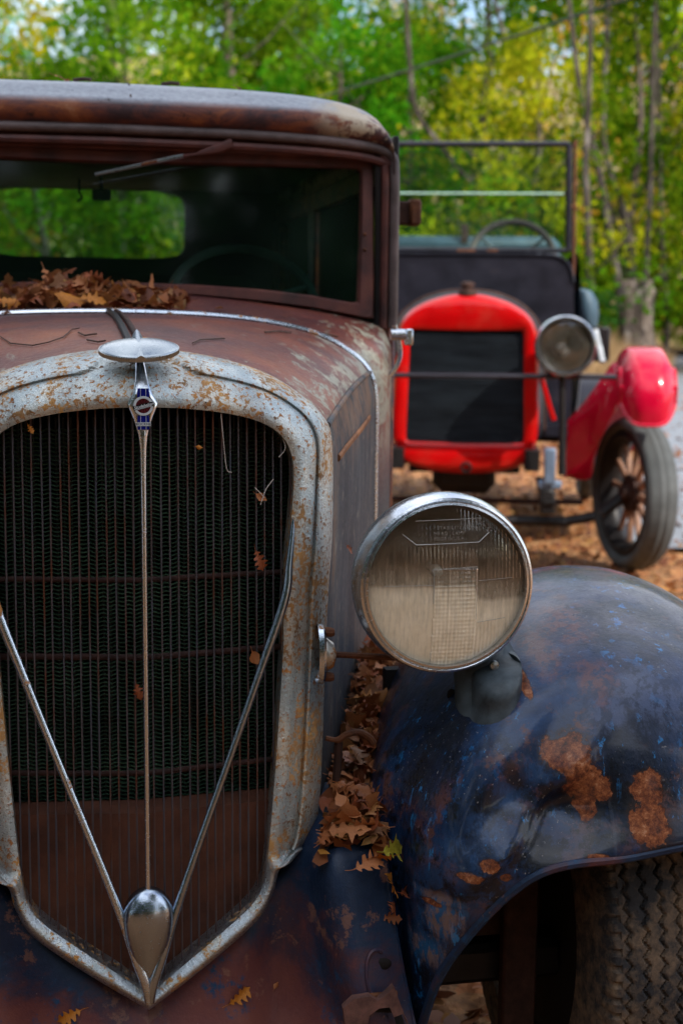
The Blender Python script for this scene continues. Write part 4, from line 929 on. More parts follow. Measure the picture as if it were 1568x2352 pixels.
for i in range(27): m.box((c0+lerp(-hw+.01, hw-.01, i/26), .022, (zb_+zt)/2), (.0015, .004, (zt-zb_)/2))
m.build('core_fins', RC, red, smooth=False, kind='stuff')
p = RED.at(1070, 1073, -.01); MB().lathe([(.0008, .01), (.018, .008), (.022, -.012), (.028, -.010), (.03, .01)], p, 'Y', 24).build('crank_hole_ring', DARKM, red)
p = RED.at(1073, 668, .06); MB().lathe([(.048, -.02), (.045, .005), (.03, .008), (.03, .022), (.036, .024), (.034, .04), (.012, .046), (.001, .046)], p, 'Z', 20).build('radiator_cap', DARKRUST, red)
# hood former and hood
hr = [RED.at(u, v, .42) for u, v in ((1073, 668), (1120, 671), (1165, 684), (1200, 704), (1226, 730), (1242, 760), (1248, 800), (1249, 900), (1248, 1000))]
hr = cr(hr, 4); hx0 = hr[0].x
full = [Vector((2*hx0-p.x, p.y, p.z)) for p in hr[::-1]][:-1]+hr
MB().tube(full, .012, 8).build('hood_bead', DARKRUST, red)
fr_ = [Vector((c0-p.x, .10, p.z)) for p in O[::-1]][:-1]+[Vector((c0+p.x, .10, p.z)) for p in O]
N_ = 60; a_ = resample([p for p in fr_ if p.z > .62], N_); b_ = resample(full, N_); c_ = [Vector((hx0+(p.x-hx0)*1.03, 1.0, p.z-.0)) for p in b_]
MB().grid([a_, [p*1 for p in b_], c_]).build('hood', BP, red)
# cowl, body, firewall
yw = 1.05
zl0, zl1 = Z(580, yw), Z(720, yw); xl, xr = X(1320, yw), 0
bx = X(1318, yw, 640); bc = hx0+.0
bwid = bx-bc
rows = []
for y, k_, zt_ in ((.98, 1.0, Z(583, 1.0)), (1.06, 1.0, Z(577, 1.06)), (1.35, 1.02, Z(577, 1.06)-.01)):
    r = []
    for t in [k/24 for k in range(25)]:
        a = math.pi*t; c_, s_ = math.cos(a), math.sin(a); sg = 1 if c_ >= 0 else -1
        r.append((bc+bwid*k_*sg*abs(c_)**.18, y, .55+(zt_-.55)*s_**.16 if s_ > 1e-6 else .55))
    rows.append(r)
m = MB().grid(rows); k = len(m.v); m.f.append(tuple(range(25))); m.build('firewall_cowl', BP, red)
MB().tube([Vector(p)+Vector((0, -.004, 0)) for p in rows[0][3:22]], .008, 6).build('cowl_edge', BP, red)
for s_ in (1, -1):
    G2 = []
    for y, w, zt_, zb2 in ((1.06, bwid, Z(585, 1.06), .55), (1.35, bwid+.03, 1.42, .5), (1.8, bwid+.05, 1.36, .5), (2.3, bwid+.07, 1.36, .5), (2.9, bwid+.06, 1.38, .5), (3.25, bwid-.05, 1.40, .6)):
        G2.append([(bc+s_*(w+.01), y, zb2), (bc+s_*(w+.05), y, .9), (bc+s_*(w+.03), y, zt_-.05), (bc+s_*w, y, zt_), (bc+s_*(w-.04), y, zt_-.01)])
    MB().grid(surf(G2, 4, 4), flip=(s_ > 0)).build('body_side', BP, red)
MB().box((bc, 3.22, 1.0), (bwid-.03, .04, .42), bev=.03).build('body_back', BP, red)
MB().box((bc, 2.0, .62), (bwid, 1.1, .03)).build('floor', BP, red)
zs1 = Z(541, 2.0); m = MB().box((bc, 2.08, zs1-.18), (bwid-.02, .09, .18), bev=.05); m.build('front_seat', BLP, red)
MB().box((bc, 1.85, .95), (bwid-.02, .25, .09), bev=.05).build('seat_cushion', BLP, red)
MB().box((bc, 3.0, 1.28), (bwid-.05, .09, .2), bev=.05).build('rear_seat', BLP, red)
p = RED.at(1067, 525, 2.0); MB().box(p+Vector((0, 0, -.03)), (.022, .02, .06), bev=.006).build('robe_post', DARKRUST, red)
# side bulge right of the cowl (folded top / side lamp box)
a = RED.at(1340, 700, 1.3); rows = []
for t, (u, v, r) in enumerate([(1335, 662, .01), (1338, 668, .05), (1345, 690, .066), (1347, 720, .07), (1346, 750, .06), (1340, 770, .02)]):
    p = RED.at(u, v, 1.25); rows.append([p+Vector((r*math.cos(q), 1.5*r*math.sin(q), 0)) for q in [2*math.pi*k/16 for k in range(16)]])
MB().grid(rows, cv=True).build('cowl_side_lamp', BLP, red)
# windshield: two panes in a black frame between rusty posts
y0 = yw-.02
P = lambda u, v, y=y0: RED.at(u, v, y)
tr, br_ = P(1307, 330), P(1305, 575); tl = Vector((2*bc-tr.x, y0, tr.z)); blq = Vector((2*bc-br_.x, y0, br_.z))
m = MB().tube([tl, tr], .016, 8, flat=1.0).tube([blq, br_], .015, 8).tube([tr, br_], .019, 8).tube([tl, blq], .019, 8); wfr = m.build('windshield_frame', BP, red)
zm = P(1200, 444).z
CG = m_glass('clear_windshield_glass', (.84, .92, .87), .02, .02, (.14, .20, .16))
MB().box(((tr.x+tl.x)/2, y0, (tr.z+zm)/2), ((tr.x-tl.x)/2-.01, .003, (tr.z-zm)/2-.006)).build('upper_pane', CG, wfr)
MB().box(((tr.x+tl.x)/2, y0+.02, (br_.z+zm)/2), ((tr.x-tl.x)/2-.01, .003, (zm-br_.z)/2)).build('lower_pane', CG, wfr)
PE = simple('pale_green_glass_edge', (.42, .66, .56), .2, var=.1); MB().tube([(tl.x+.01, y0-.004, zm), (tr.x-.02, y0-.004, zm)], .005, 6).build('pane_edge', PE, wfr)
for s_ in (1, -1):
    f = lambda q: Vector((q.x if s_ > 0 else 2*bc-q.x, q.y, q.z))
    MB().tube([f(P(1321, 326)), f(P(1319, 460)), f(P(1317, 600)), f(P(1314, 640))], .010, 8).build('windshield_post', RUST, red)
    MB().lathe([(.001, -.022), (.014, -.02), (.014, .02), (.001, .022)], f(P(1320, 330)), 'Z', 10).build('post_knob', RUST, red)
    MB().box(f(P(1315, 474)), (.026, .012, .008), bev=.003).build('hinge_clamp', RUST, red)
    MB().box(f(P(1301, 444)), (.014, .012, .014), bev=.004).build('pane_clip', DARKM, red)
m = MB()
for u in (1100, 1150, 1212, 1238): m.box(RED.at(u, 583, y0-.03), (.012, .006, .006), bev=.002)
m.build('hinge_bolts', DULL, red, kind='stuff')
for u, w_ in ((1070, .05), (1130, .03)): MB().box(RED.at(u, 575, y0-.02), (w_, .006, .008), bev=.003).build('rusty_hinge', RUST, red)
# steering wheel
swc = RED.at(1176, 590, 1.62); T = Matrix.Rotation(R(-30), 3, 'X')
m = MB().tube([swc+T @ Vector((.245*math.cos(a), 0, .245*math.sin(a))) for a in [2*math.pi*k/48 for k in range(48)]], .021, 8, closed=True); sw = m.build('steering_wheel', simple('worn_brown_grip', (.035, .025, .027), .5), red)
for a in (R(35), R(145), R(250), R(290)): MB().tube([swc+T @ Vector((0, .06, 0)), swc+T @ Vector((.24*math.cos(a), 0, .24*math.sin(a)))], .009, 6).build('wheel_spoke', DULL if a in (R(145),) else DARKM, sw)
MB().tube([swc+T @ Vector((0, .06, 0)), RED.at(1130, 800, .9)], .018, 8).build('steering_column', DARKM, red)
# headlamps
def lamp(side):
    hp = RED.at(1298, 795, -.25); r = RED.at(1370, 795, -.25).x-hp.x; hp = hp if side > 0 else Vector((2*c0-hp.x, hp.y, hp.z))
    b = MB().lathe([(r*.92, .0), (r*.98, .03), (r*.93, .08), (r*.75, .14), (r*.45, .19), (.001, .205)], hp, 'Y', 36).build('headlamp', BP, red)
    MB().lathe([(r*.84, .004), (r*.83, -.012), (r*.88, -.026), (r*.95, -.026), (r*1.0, -.012), (r*1.0, .03), (r*.97, .034)], hp, 'Y', 48).build('rim', CHROME, b)
    MB().lathe([(r*.86, .01), (r*.84, -.014), (r*.80, -.010)], hp, 'Y', 48).build('gasket', DARKM, b)
    MB().lathe([(r*.83, .0), (r*.7, .05), (r*.4, .10), (.001, .12)], hp, 'Y', 36).build('reflector', AM2, b)
    MB().lathe([(r*.83, -.006), (r*.6, -.014), (r*.3, -.019), (.001, -.021)], hp, 'Y', 36).build('lens', CG2, b)
    MB().lathe([(.001, -.03), (.020, -.022), (.026, 0), (.016, .04)], hp+Vector((-.015, .04, -.01)), 'Y', 14).build('bulb', simple('hot_spot_bulb', (.85, .85, .82), .08, var=.05), b)  # bulb made large and white to stand for the lamp's bright hot spot
    sx = lambda u, v, y: (lambda q: q if side > 0 else Vector((2*c0-q.x, q.y, q.z)))(RED.at(u, v, y))
    MB().tube([sx(1291, 862, -.22), sx(1291, 960, -.22), sx(1290, 1090, -.2)], [.016, .014, .02], 8).build('lamp_post', DARKM, red)
AM2 = MT('bright_reflector'); AM2 = AM2.pbr((.66, .62, .56), .22, .9)
CG2 = m_glass('lamp_glass', (.88, .87, .82), .1, .05, (.34, .30, .25))
lamp(1); lamp(-1)
a, b = RED.at(1415, 866, -.22), RED.at(903, 862, -.22); b.x = 2*c0-a.x; MB().tube([a, b], .012, 8).build('fender_brace', BP, red)
# red front fenders: crowned lobe over the tyre, apron sweeping down to the frame
def fp(u, v, y): return RED.at(u, v, y)
def rfender(side):
    w = lambda q: q if side > 0 else Vector((2*c0-q.x, q.y, q.z))
    prof_ = [(-.33, -.145), (-.345, -.06), (-.33, .04), (-.26, .13), (-.12, .195), (.06, .21), (.28, .16), (.50, .02), (.72, -.18), (.95, -.38)]   # (y, height over the lobe's spring)
    xl_, xr_ = fp(1418, 850, -.05).x, fp(1540, 850, -.05).x; zc_ = (fp(1480, 797, .0).z)-.21
    rows = []
    for y, h in prof_:
        r = []
        for t in [-1+2*k/12 for k in range(13)]:
            x = (xl_+xr_)/2+(xr_-xl_)/2*(1 if t >= 0 else 1)*(abs(t)**.85*(1 if t >= 0 else -1))
            drop = (.12*abs(t)**6 if y > -.25 else .02*abs(t)**4)
            pin = .03*abs(t)**4 if y < -.2 else 0
            r.append(w(Vector((x, y+(.09*abs(t)**2.5 if y < -.1 else 0), zc_+h-drop+(.115*abs(t)**3.4 if h < 0 and y < -.3 else .05*abs(t)**3 if y < -.3 and h < .02 else 0)))))
        rows.append(r)
    f_ = MB().grid(surf(rows, 5, 3), flip=(side < 0)).build('front_fender', RPF, red)
    e = [r[0] for r in surf(rows, 5, 3)]; e2 = [r[-1] for r in surf(rows, 5, 3)]; e3 = surf(rows, 5, 3)[0]
    MB().tube(e, .009, 6).build('fender_bead', RPF, f_); MB().tube(e2, .009, 6).build('fender_bead', RPF, f_); MB().tube(e3, .009, 6).build('fender_bead', RPF, f_)
    G3 = [[fp(1425, 830, .12), fp(1404, 835, .12), fp(1383, 866, .10), fp(1357, 902, .10), fp(1329, 938, .10), fp(1303, 965, .10)],
          [fp(1436, 865, .03), fp(1420, 868, .03), fp(1405, 892, .04), fp(1385, 915, .06), fp(1350, 950, .08), fp(1303, 985, .10)],
          [fp(1440, 905, .0), fp(1425, 910, .0), fp(1408, 945, .02), fp(1385, 985, .05), fp(1350, 1020, .10), fp(1300, 1040, .12)],
          [fp(1425, 925, .04), fp(1405, 955, .06), fp(1388, 990, .08), fp(1372, 1025, .10), fp(1348, 1060, .14), fp(1292, 1094, .16)],
          [fp(1415, 935, .10), fp(1398, 968, .12), fp(1380, 1010, .14), fp(1366, 1050, .16), fp(1352, 1100, .2), fp(1290, 1096, .2)]]
    G3 = [[w(p) for p in r] for r in G3]
    MB().grid(surf(G3, 5, 5), flip=(side > 0)).build('fender_skirt', RPF, red)
    MB().grid([[w(Vector((xl_-.0, .1+.0, .85))), w(Vector((xl_, .9, .75)))], [w(Vector((xl_-.2, .25, .56))), w(Vector((xl_-.2, 1.1, .5)))]]).build('splash_apron', BP, red)
    MB().box(w(Vector(((xl_+xr_)/2-.06, 1.9, .36))), (.16, .9, .02), bev=.008).build('running_board', BP, red)
rfender(1); rfender(-1)
# a slim red stay beside the shell
MB().tube(cr([fp(1243, 870, .05), fp(1252, 900, .05), fp(1262, 935, .05), fp(1272, 965, .05)], 3), .012, 6).build('red_stay', RP, red)
MB().box(fp(1375, 790, .5), (.055, .03, .09), bev=.01).build('battery_box', DARKM, red)
MB().tube([fp(1367, 758, .2), fp(1384, 832, .1)], .014, 6).build('pale_stay', simple('aluminium_strip', (.5, .52, .52), .4, .5), red)
# springs, axle, tie rod, underside
for s_ in (1, -1):
    w = lambda q: q if s_ > 0 else Vector((2*c0-q.x, q.y, q.z))
    for k, (u0, v0, u1, v1, hwid) in enumerate([(1262, 1030, 1262, 1110, .028)]):
        a, b = w(fp(u0, v0, -.30)), w(fp(u1, v1, -.26)); MB().box((a+b)/2, (.026, .03, (a.z-b.z)/2), bev=.006).box(b+Vector((0, 0, -.005)), (.055, .035, .018), bev=.006).build('spring_horn', STEELB, red)
    m = MB()
    for k in range(5): m.box(w(fp(1256, 1135, -.0))+Vector((0, .2, -.012*k)), (.026, .52-.07*k, .0052))
    m.build('leaf_spring', DARKM, red)
    MB().box(w(fp(1256, 1150, -.25)), (.035, .05, .06), bev=.01).build('spring_shackle', DARKM, red)
    MB().box(w(Vector((c0+.33, 1.2, .55))), (.035, 1.3, .05)).build('frame_rail', DARKM, red)
a = fp(1365, 1186, .05); b = Vector((2*c0-a.x, a.y, a.z)); MB().tube([a, a+Vector((-.15, 0, -.03)), b+Vector((.15, 0, -.03)), b], .026, 8).build('front_axle', DARKM, red)
MB().tube([a+Vector((-.05, .14, .05)), b+Vector((.05, .14, .05))], .014, 6).build('tie_rod', DARKRUST, red)
m = MB().box((c0, .55, .48), (.16, .4, .13), bev=.05).box((c0, 1.6, .46), (.3, .9, .06)); m.build('engine_pan', DARKM, red)
MB().box((c0, .6, .8), (.2, .4, .25), bev=.04).build('engine', DARKM, red)
# wheels with wooden spokes
def wood_wheel(cxx, cy, cz, Rr, wd, steer, side):
    T = Matrix.Rotation(steer, 3, 'Z'); c = Vector((cxx, cy, cz)); tf = lambda m: setattr(m, 'v', [tuple(c+T @ Vector(p)) for p in m.v]) or m
    t_in = Rr-.085
    rows = []
    for i in range(96):
        th = 2*math.pi*i/96; r = []
        for k in range(25):
            q = 2*math.pi*k/24+math.pi/2; x = wd/2*math.cos(q); rr_ = (Rr+t_in)/2+(Rr-t_in)/2*math.sin(q)
            if abs(math.cos(q)) < .8 and math.sin(q) > 0:
                for gx in (-.5, 0, .5):
                    if abs(math.cos(q)-gx) < .12: rr_ -= .006
                if i % 2 and abs(math.cos(q)) > .55: rr_ -= .005
            r.append((x, rr_*math.cos(th), rr_*math.sin(th)))
        rows.append(r)
    ty = tf(MB().grid(rows, cu=True)).build('wheel', TYR, red)
    tf(MB().lathe([(t_in+.012, -wd*.36), (t_in-.02, -wd*.40), (t_in-.045, -.03), (t_in-.055, 0), (t_in-.045, .03), (t_in-.02, wd*.40), (t_in+.012, wd*.36)], (0, 0, 0), 'X', 48)).build('rim', DARKM, ty)
    for k in range(12):
        a = 2*math.pi*k/12+.1; u = Vector((0, math.cos(a), math.sin(a)))
        tf(MB().tube([u*.05, u*.12, u*(t_in-.05)], [.022, .019, .015], 8, flat=.75)).build('spoke', WOOD, ty)
    tf(MB().lathe([(.001, -.07), (.035, -.068), (.045, -.03), (.09, -.028), (.095, .0), (.09, .028), (.045, .03), (.04, .075), (.001, .08)], (0, 0, 0), 'X', 24)).build('hub', DARKRUST, ty)
wc = RED.at(1455, 1113, .05)
wood_wheel(wc.x, .06, .385, .385, .155, R(17), 1); wood_wheel(2*c0-wc.x, .06, .385, .385, .155, R(17), -1)
wood_wheel(wc.x, 2.85, .385, .385, .115, 0, 1); wood_wheel(2*c0-wc.x, 2.85, .385, .385, .115, 0, -1)
MB().tube([fp(1380, 1180, .05), Vector((wc.x-.03, .06, .385))], .03, 8).build('stub_axle', DARKM, red)
for s_ in (1, -1):
    rows = []
    for k in range(13):
        a = R(10+160*k/12); rows.append([(c0+s_*(wc.x-c0+x), 2.85-.46*math.cos(a), .40+.46*math.sin(a)-abs(x*3)**3*.1) for x in (-.11, -.06, 0, .06, .11)])
    MB().grid(rows, flip=(s_ > 0)).build('rear_fender', BP, red)
# ================================================================== ground, road, hill
def road_x(y): return 1.5+(y-7.6)*.237
def bank(x, y): return .5*sstep(21, 28, y)*(1-sstep(-1.6, -.1, x-road_x(y)))
def ground_z(x, y): return (.02*math.sin(x*.9+1)*math.sin(y*.7)*(1-sstep(-1.0, -.2, x-road_x(y))) if -10 <= x <= 10 and -2 <= y <= 20 else 0)+bank(x, y)
GR = MT('leafy_dirt'); a = GR.noise(1.3, 8, .6); b = GR.vor(26, out='Color'); c = GR.noise(9, 8, .7)
gc = GR.ramp(a, [(.3, (.22, .115, .050)), (.5, (.36, .185, .080)), (.7, (.48, .28, .13))]); gc = GR.mix(GR.step(c, .50, .62), gc, (.13, .062, .030))
gc = GR.mix(GR.math('MULTIPLY', GR.step(GR.sep(b, 0), .55, .75), .7), gc, (.42, .15, .05))
GR = GR.pbr(gc, .9, 0, GR.bump(GR.math('ADD', c, GR.sep(b, 1)), .9, .03))
xs = [-300, -120, -60, -30, -16]+[-10+.5*i for i in range(57)]+[22, 30, 60, 120, 300]; ys = [-40, -20, -10, -4]+[-2+.5*i for i in range(45)]+[21+i for i in range(28)]+[70, 150, 400, 900]
m = MB().grid([[(x, y, ground_z(x, y)-.02) for x in xs] for y in ys]); o = m.build('ground', GR); o['kind'] = 'structure'
RD = MT('grey_asphalt'); RD = RD.pbr(RD.ramp(RD.noise(3, 8, .65), [(.3, (.15, .165, .19)), (.7, (.23, .25, .28))]), .75, 0, RD.bump(RD.noise(160, 4), .5, .004))
def roadc(y): return 9.9+.30*(y-14)-.0
rows = []
for k in range(40):
    y = 7.6+1.1*k; xl_ = road_x(y); rows.append([(xl_+j*1.2, y, .012) for j in range(9)])
m = MB().grid(rows); o = m.build('road', RD); o['kind'] = 'structure'
YL = simple('faded_yellow_paint', (.55, .36, .07), .6); rows = []
for k in range(40):
    y = 7.6+1.1*k; xl_ = road_x(y); rows.append([(xl_+.75, y, .018), (xl_+.87, y, .018)])
o = MB().grid(rows).build('road_marking', YL); o['kind'] = 'structure'
GT = MT('grassy_verge'); GT = GT.pbr(GT.ramp(GT.noise(.8, 8, .65), [(.3, (.16, .10, .045)), (.5, (.30, .22, .10)), (.7, (.12, .16, .03))]), .9)
def hill_z(x, y): return .5+max(0, (y-46))*.27+1.2*math.sin(x*.11)*math.sin(y*.09)*min(1, max(0, (y-40)/15))
m = MB().grid([[(x, y, hill_z(x, y)+.002) for x in range(-110, 111, 5)] for y in [44]+list(range(46, 130, 5))]); o = m.build('hillside', GT); o['kind'] = 'structure'
# foliage clouds
def leafcloud(centres, radii, n_each, size, squash=.75, sizevar=.5):
    P = []; C_ = []
    for (c, r) in zip(centres, radii):
        k = int(n_each); d = rng.normal(size=(k, 3)); d /= np.linalg.norm(d, axis=1)[:, None]; rad = r*rng.random((k, 1))**.45
        P.append(np.array(c)+d*rad*np.array([1, 1, squash])); C_.append(np.clip(rng.normal(rng.uniform(.25, .75), .16, k), 0, 1))
    P = np.concatenate(P); C_ = np.concatenate(C_); n = len(P)
    ax = rng.normal(size=(n, 3)); ax /= np.linalg.norm(ax, axis=1)[:, None]; b = rng.normal(size=(n, 3)); b -= ax*(b*ax).sum(1)[:, None]; b /= np.linalg.norm(b, axis=1)[:, None]
    s = size*(1-sizevar/2+sizevar*rng.random((n, 1)))
    V = np.stack([P-ax*s, P-b*s*.5, P+ax*s, P+b*s*.5], 1).reshape(-1, 3)
    Fc = np.arange(n*4).reshape(-1, 4)
    return V, Fc, C_
def cloudmesh(name, V, Fc, C_, mat):
    me = bpy.data.meshes.new(name); me.vertices.add(len(V)); me.vertices.foreach_set('co', V.astype(np.float32).ravel())
    me.loops.add(Fc.size); me.loops.foreach_set('vertex_index', Fc.astype(np.int32).ravel()); me.polygons.add(len(Fc))
    me.polygons.foreach_set('loop_start', np.arange(0, Fc.size, Fc.shape[1], dtype=np.int32)); me.update(calc_edges=True)
    at = me.attributes.new('rnd', 'FLOAT', 'FACE'); at.data.foreach_set('value', C_.astype(np.float32)); me.materials.append(mat); return me
FM = {'green': m_foliage('bright_green_leaves', (.022, .095, .004), (.075, .21, .006), (.24, .37, .014), .5),
      'yellow': m_foliage('yellow_green_leaves', (.15, .27, .006), (.36, .42, .012), (.62, .52, .02), .5),
      'gold': m_foliage('golden_leaves', (.38, .20, .02), (.62, .36, .04), (.70, .52, .10), .45),
      'orange': m_foliage('orange_leaves', (.22, .09, .02), (.42, .20, .035), (.55, .34, .08), .45),
      'dark': m_foliage('deep_green_leaves', (.010, .045, .008), (.028, .095, .014), (.06, .16, .02), .4),
      'pale': m_foliage('pale_bleached_leaves', (.40, .30, .20), (.55, .42, .30), (.62, .56, .46), .4)}
def crown_mesh(kind, seed, H=7.0, Rr=3.0, nc=46, ne=115, size=.095, bottom=.12):
    global rng
    rng = np.random.default_rng(seed); cs, rs = [], []
    for k in range(nc):
        t = rng.random(); z = H*(bottom+(1-bottom)*t); env = math.sin(math.pi*min(1, .12+.86*t))**.6*Rr; a = rng.random()*6.28; r = env*math.sqrt(rng.random())
        cs.append((r*math.cos(a), r*math.sin(a), z)); rs.append(.45+.75*rng.random())
    V, Fc, C_ = leafcloud(cs, rs, ne, size); return cloudmesh('crown', V, Fc, C_, FM[kind])
CR = {}
for i, kd in enumerate(['green', 'green', 'yellow', 'yellow', 'gold', 'orange', 'dark', 'pale']): CR.setdefault(kd, []).append(crown_mesh(kd, 100+i))
BK = MT('grey_brown_bark'); BK = BK.pbr(BK.ramp(BK.noise(5, 8, .7, BK.co((3, 3, .6))), [(.35, (.035, .025, .020)), (.55, (.13, .10, .08)), (.7, (.34, .31, .27))]), .9, 0, BK.bump(BK.noise(14, 6), .7, .02))
BKP = MT('pale_birch_like_bark'); BKP = BKP.pbr(BKP.ramp(BKP.noise(2.2, 8, .7, BKP.co((2, 2, .8))), [(.40, (.030, .022, .018)), (.55, (.085, .070, .058)), (.72, (.30, .27, .24))]), .85)
def trunk_mesh(path, r0, r1, limbs=5, seed=0):
    rr_ = random.Random(seed); P = cr(path, 6); n = len(P); m = MB().tube(P, [lerp(r0, r1, (i/(n-1))**.8) for i in range(n)], 8)
    for k in range(limbs):
        i = int(n*(.35+.6*k/max(1, limbs))); i = min(i, n-2); a = rr_.random()*6.28; L_ = rr_.uniform(1.0, 2.2); r = lerp(r0, r1, i/n)*.45; p = P[i]
        m.tube([p, p+Vector((math.cos(a)*L_*.5, math.sin(a)*L_*.5, L_*.3)), p+Vector((math.cos(a)*L_, math.sin(a)*L_, L_*.75))], [r, r*.7, r*.2], 6)
    return m.mesh('trunk')
TRK = [trunk_mesh([(0, 0, 0), (rnd_*.3, .1, 2.3), (rnd_*.1, -.2, 4.6), (rnd_*.5, 0, 7)], .17, .035, 6, i) for i, rnd_ in enumerate((.6, -.8, .2))]
LABK = {'green': ('bright green broadleaf tree standing in the sunlit wood behind the cars', 'green trees of the wood'),
        'yellow': ('yellow green autumn tree standing in the sunlit wood behind the cars', 'yellow green trees of the wood'),
        'gold': ('golden yellow autumn tree standing in the wood behind the cars', 'golden trees of the wood'),
        'orange': ('rusty orange autumn tree standing in the wood behind the cars', 'orange trees of the wood'),
        'dark': ('deep green shady tree standing low in the wood behind the cars', 'dark green trees of the wood'),
        'pale': ('pale bleached bare-looking tree high on the slope at upper right', 'pale trees on the slope')}
def tree(kind, x, y, s=1.0, sz=1.0, seed=0, z=None, label=None, group=None, trunk=True):
    lb, gp = LABK[kind]
    t = thing('broadleaf_tree', label or lb, 'tree', (x, y, (hill_z(x, y) if y > 44 else ground_z(x, y)) if z is None else z), seed*1.7, group or (gp if not label else None)); t.scale = (s, s, s*sz)
    if trunk: me = TRK[seed % 3]; obj('trunk', me, BK, t)
    obj('crown', CR[kind][seed % len(CR[kind])], None, t, kind='stuff'); return t
rt = random.Random(11)
# nearer row, 24-34 m, bright greens; golden and orange showing above and between
spots = []
for i in range(13): spots.append((-13+i*2.15+rt.uniform(-.5, .5), 31+rt.uniform(-1.5, 2.5), ['green', 'green', 'yellow', 'green', 'green', 'green', 'green', 'green', 'yellow', 'green', 'yellow', 'green', 'green'][i], rt.uniform(.80, 1.0)))
for i in range(13): spots.append((-17+i*3.0+rt.uniform(-.8, .8), 36+rt.uniform(-1.5, 1.5), ['yellow', 'gold', 'yellow', 'orange', 'green', 'green', 'yellow', 'green', 'yellow', 'green', 'gold', 'green', 'orange'][i], rt.uniform(1.0, 1.35)))
for i in range(14): spots.append((-24+i*3.9+rt.uniform(-1, 1), 47+rt.uniform(-2, 3), ['yellow', 'yellow', 'gold', 'yellow', 'green', 'yellow', 'green', 'green', 'gold', 'pale', 'yellow', 'pale', 'orange', 'pale'][i], rt.uniform(1.2, 1.6)))
for i in range(14): spots.append((-32+i*5.2+rt.uniform(-1, 1), 62+rt.uniform(-3, 3), ['yellow', 'green', 'gold', 'green', 'green', 'yellow', 'green', 'pale', 'pale', 'orange', 'pale', 'gold', 'pale', 'orange'][i], rt.uniform(1.3, 1.7)))
def zone(x, y):
    u = 784+x/y*3267
    return 'out of view at left' if u < -60 else 'above left half of rusty roof' if u < 420 else 'above right half of rusty roof' if u < 900 else 'behind the red tourer' if u < 1330 else 'right of the windshield post' if u < 1640 else 'out of view at right'
DEP = lambda y: 'in the front row' if y < 34.5 else 'in the second row' if y < 42 else 'at the slope foot' if y < 55 else 'high up the slope'
spots = [(x, y, k_, s*(.72 if abs(x/y+.205) < .045 and 34 < y < 42 else .86 if abs(x/y+.205) < .04 and y < 34 else 1)) for x, y, k_, s in spots if not (abs(x/y+.205) < .04 and y > 42)]
for i, (x, y, k_, s) in enumerate(spots):
    ad, gp_ = {'green': 'bright green tree', 'yellow': 'yellow green autumn tree', 'gold': 'golden yellow autumn tree', 'orange': 'rusty orange autumn tree', 'dark': 'deep green tree', 'pale': 'pale bleached autumn tree'}[k_], LABK[k_][1]
    tree(k_, x, y, s, rt.uniform(.95, 1.2), i, label=ad+' '+DEP(y)+', '+zone(x, y), group=gp_)
# understorey shrubs
shr = {}
def shrub_mesh(kind, seed):
    global rng
    rng = np.random.default_rng(seed); cs = [(rng.normal()*.8, rng.normal()*.6, .25+abs(rng.normal())*.65) for k in range(18)]
    V, Fc, C_ = leafcloud(cs, [.5+.3*rng.random() for k in range(18)], 150, .06); return cloudmesh('shrub', V, Fc, C_, FM[kind])
SHM = {k_: shrub_mesh(k_, 50+i) for i, k_ in enumerate(['green', 'dark', 'yellow', 'orange'])}
SL = {'green': 'bright green', 'dark': 'deep green', 'yellow': 'yellow green', 'orange': 'orange brown'}
from math import pi
def zone(x, y):
    u = 784+x/y*3267
    return 'beyond the left edge of the view' if u < -60 else 'behind the left half of the rusty sedan' if u < 420 else 'behind the right half of the rusty sedan' if u < 900 else 'behind the red tourer' if u < 1330 else 'around the stump at right' if u < 1640 else 'beyond the right edge of the view'
for i in range(40):
    k_ = rt.choice(['green', 'green', 'green', 'dark', 'yellow', 'green', 'orange']) ; x = -14+i*.47+rt.uniform(-.4, .4); y = 28+rt.uniform(-1.0, 5)
    o = obj('shrub', SHM[k_], None); o.location = (x, y, ground_z(x, y)); s = rt.uniform(.9, 1.7); o.scale = (s*1.2, s, s); o.rotation_euler = (0, 0, rt.random()*6)
    tag(o, SL[k_]+' leafy shrub in the undergrowth, '+zone(x, y), 'shrub', SL[k_]+' shrubs at the wood edge')
# slender trunks that can be told apart, measured on the photo
def stem(pts, Y, r0, r1, label, name='tree_trunk', lean=0.0, mat=None, grp=None, limbs=1):
    Y += 8.5; r0 *= 1.15; r1 *= 1.25; P = [wat(u, v, Y+lean*i) for i, (u, v) in enumerate(pts)]; b = P[0].copy(); b.z = .45; P = [b]+P if P[0].z > .5 else P
    base = P[0]; t = thing('slender_tree', label, 'tree', base, 0, grp)
    me = trunk_mesh([p-base for p in P], r0, r1, limbs, int(pts[0][0])); obj('trunk', me, mat or BKP, t)
    c_ = obj('crown', CR[rt.choice(['green', 'yellow'])][0], None, t, kind='stuff'); top = P[-1]-base; c_.scale = (.30, .30, .28); c_.location = (top.x, top.y, top.z-.4); return t
stem([(1432, 745), (1412, 600), (1395, 500), (1372, 380), (1340, 250), (1320, 120), (1300, -60)], 21.0, .10, .035, 'pale leaning trunk with dark forks right of the windshield post')
stem([(1362, 760), (1355, 640), (1350, 520), (1345, 380), (1352, 200), (1358, -60)], 20.0, .085, .04, 'dark upright trunk closest to the windshield post')
stem([(1462, 745), (1450, 600), (1430, 480), (1402, 400), (1385, 300), (1392, 120), (1398, -60)], 22.0, .10, .035, 'crooked trunk bending leftward above the stump')
stem([(1480, 745), (1484, 600), (1492, 440), (1498, 250), (1506, -60)], 21.5, .07, .035, 'straight dark trunk rising directly behind the stump')
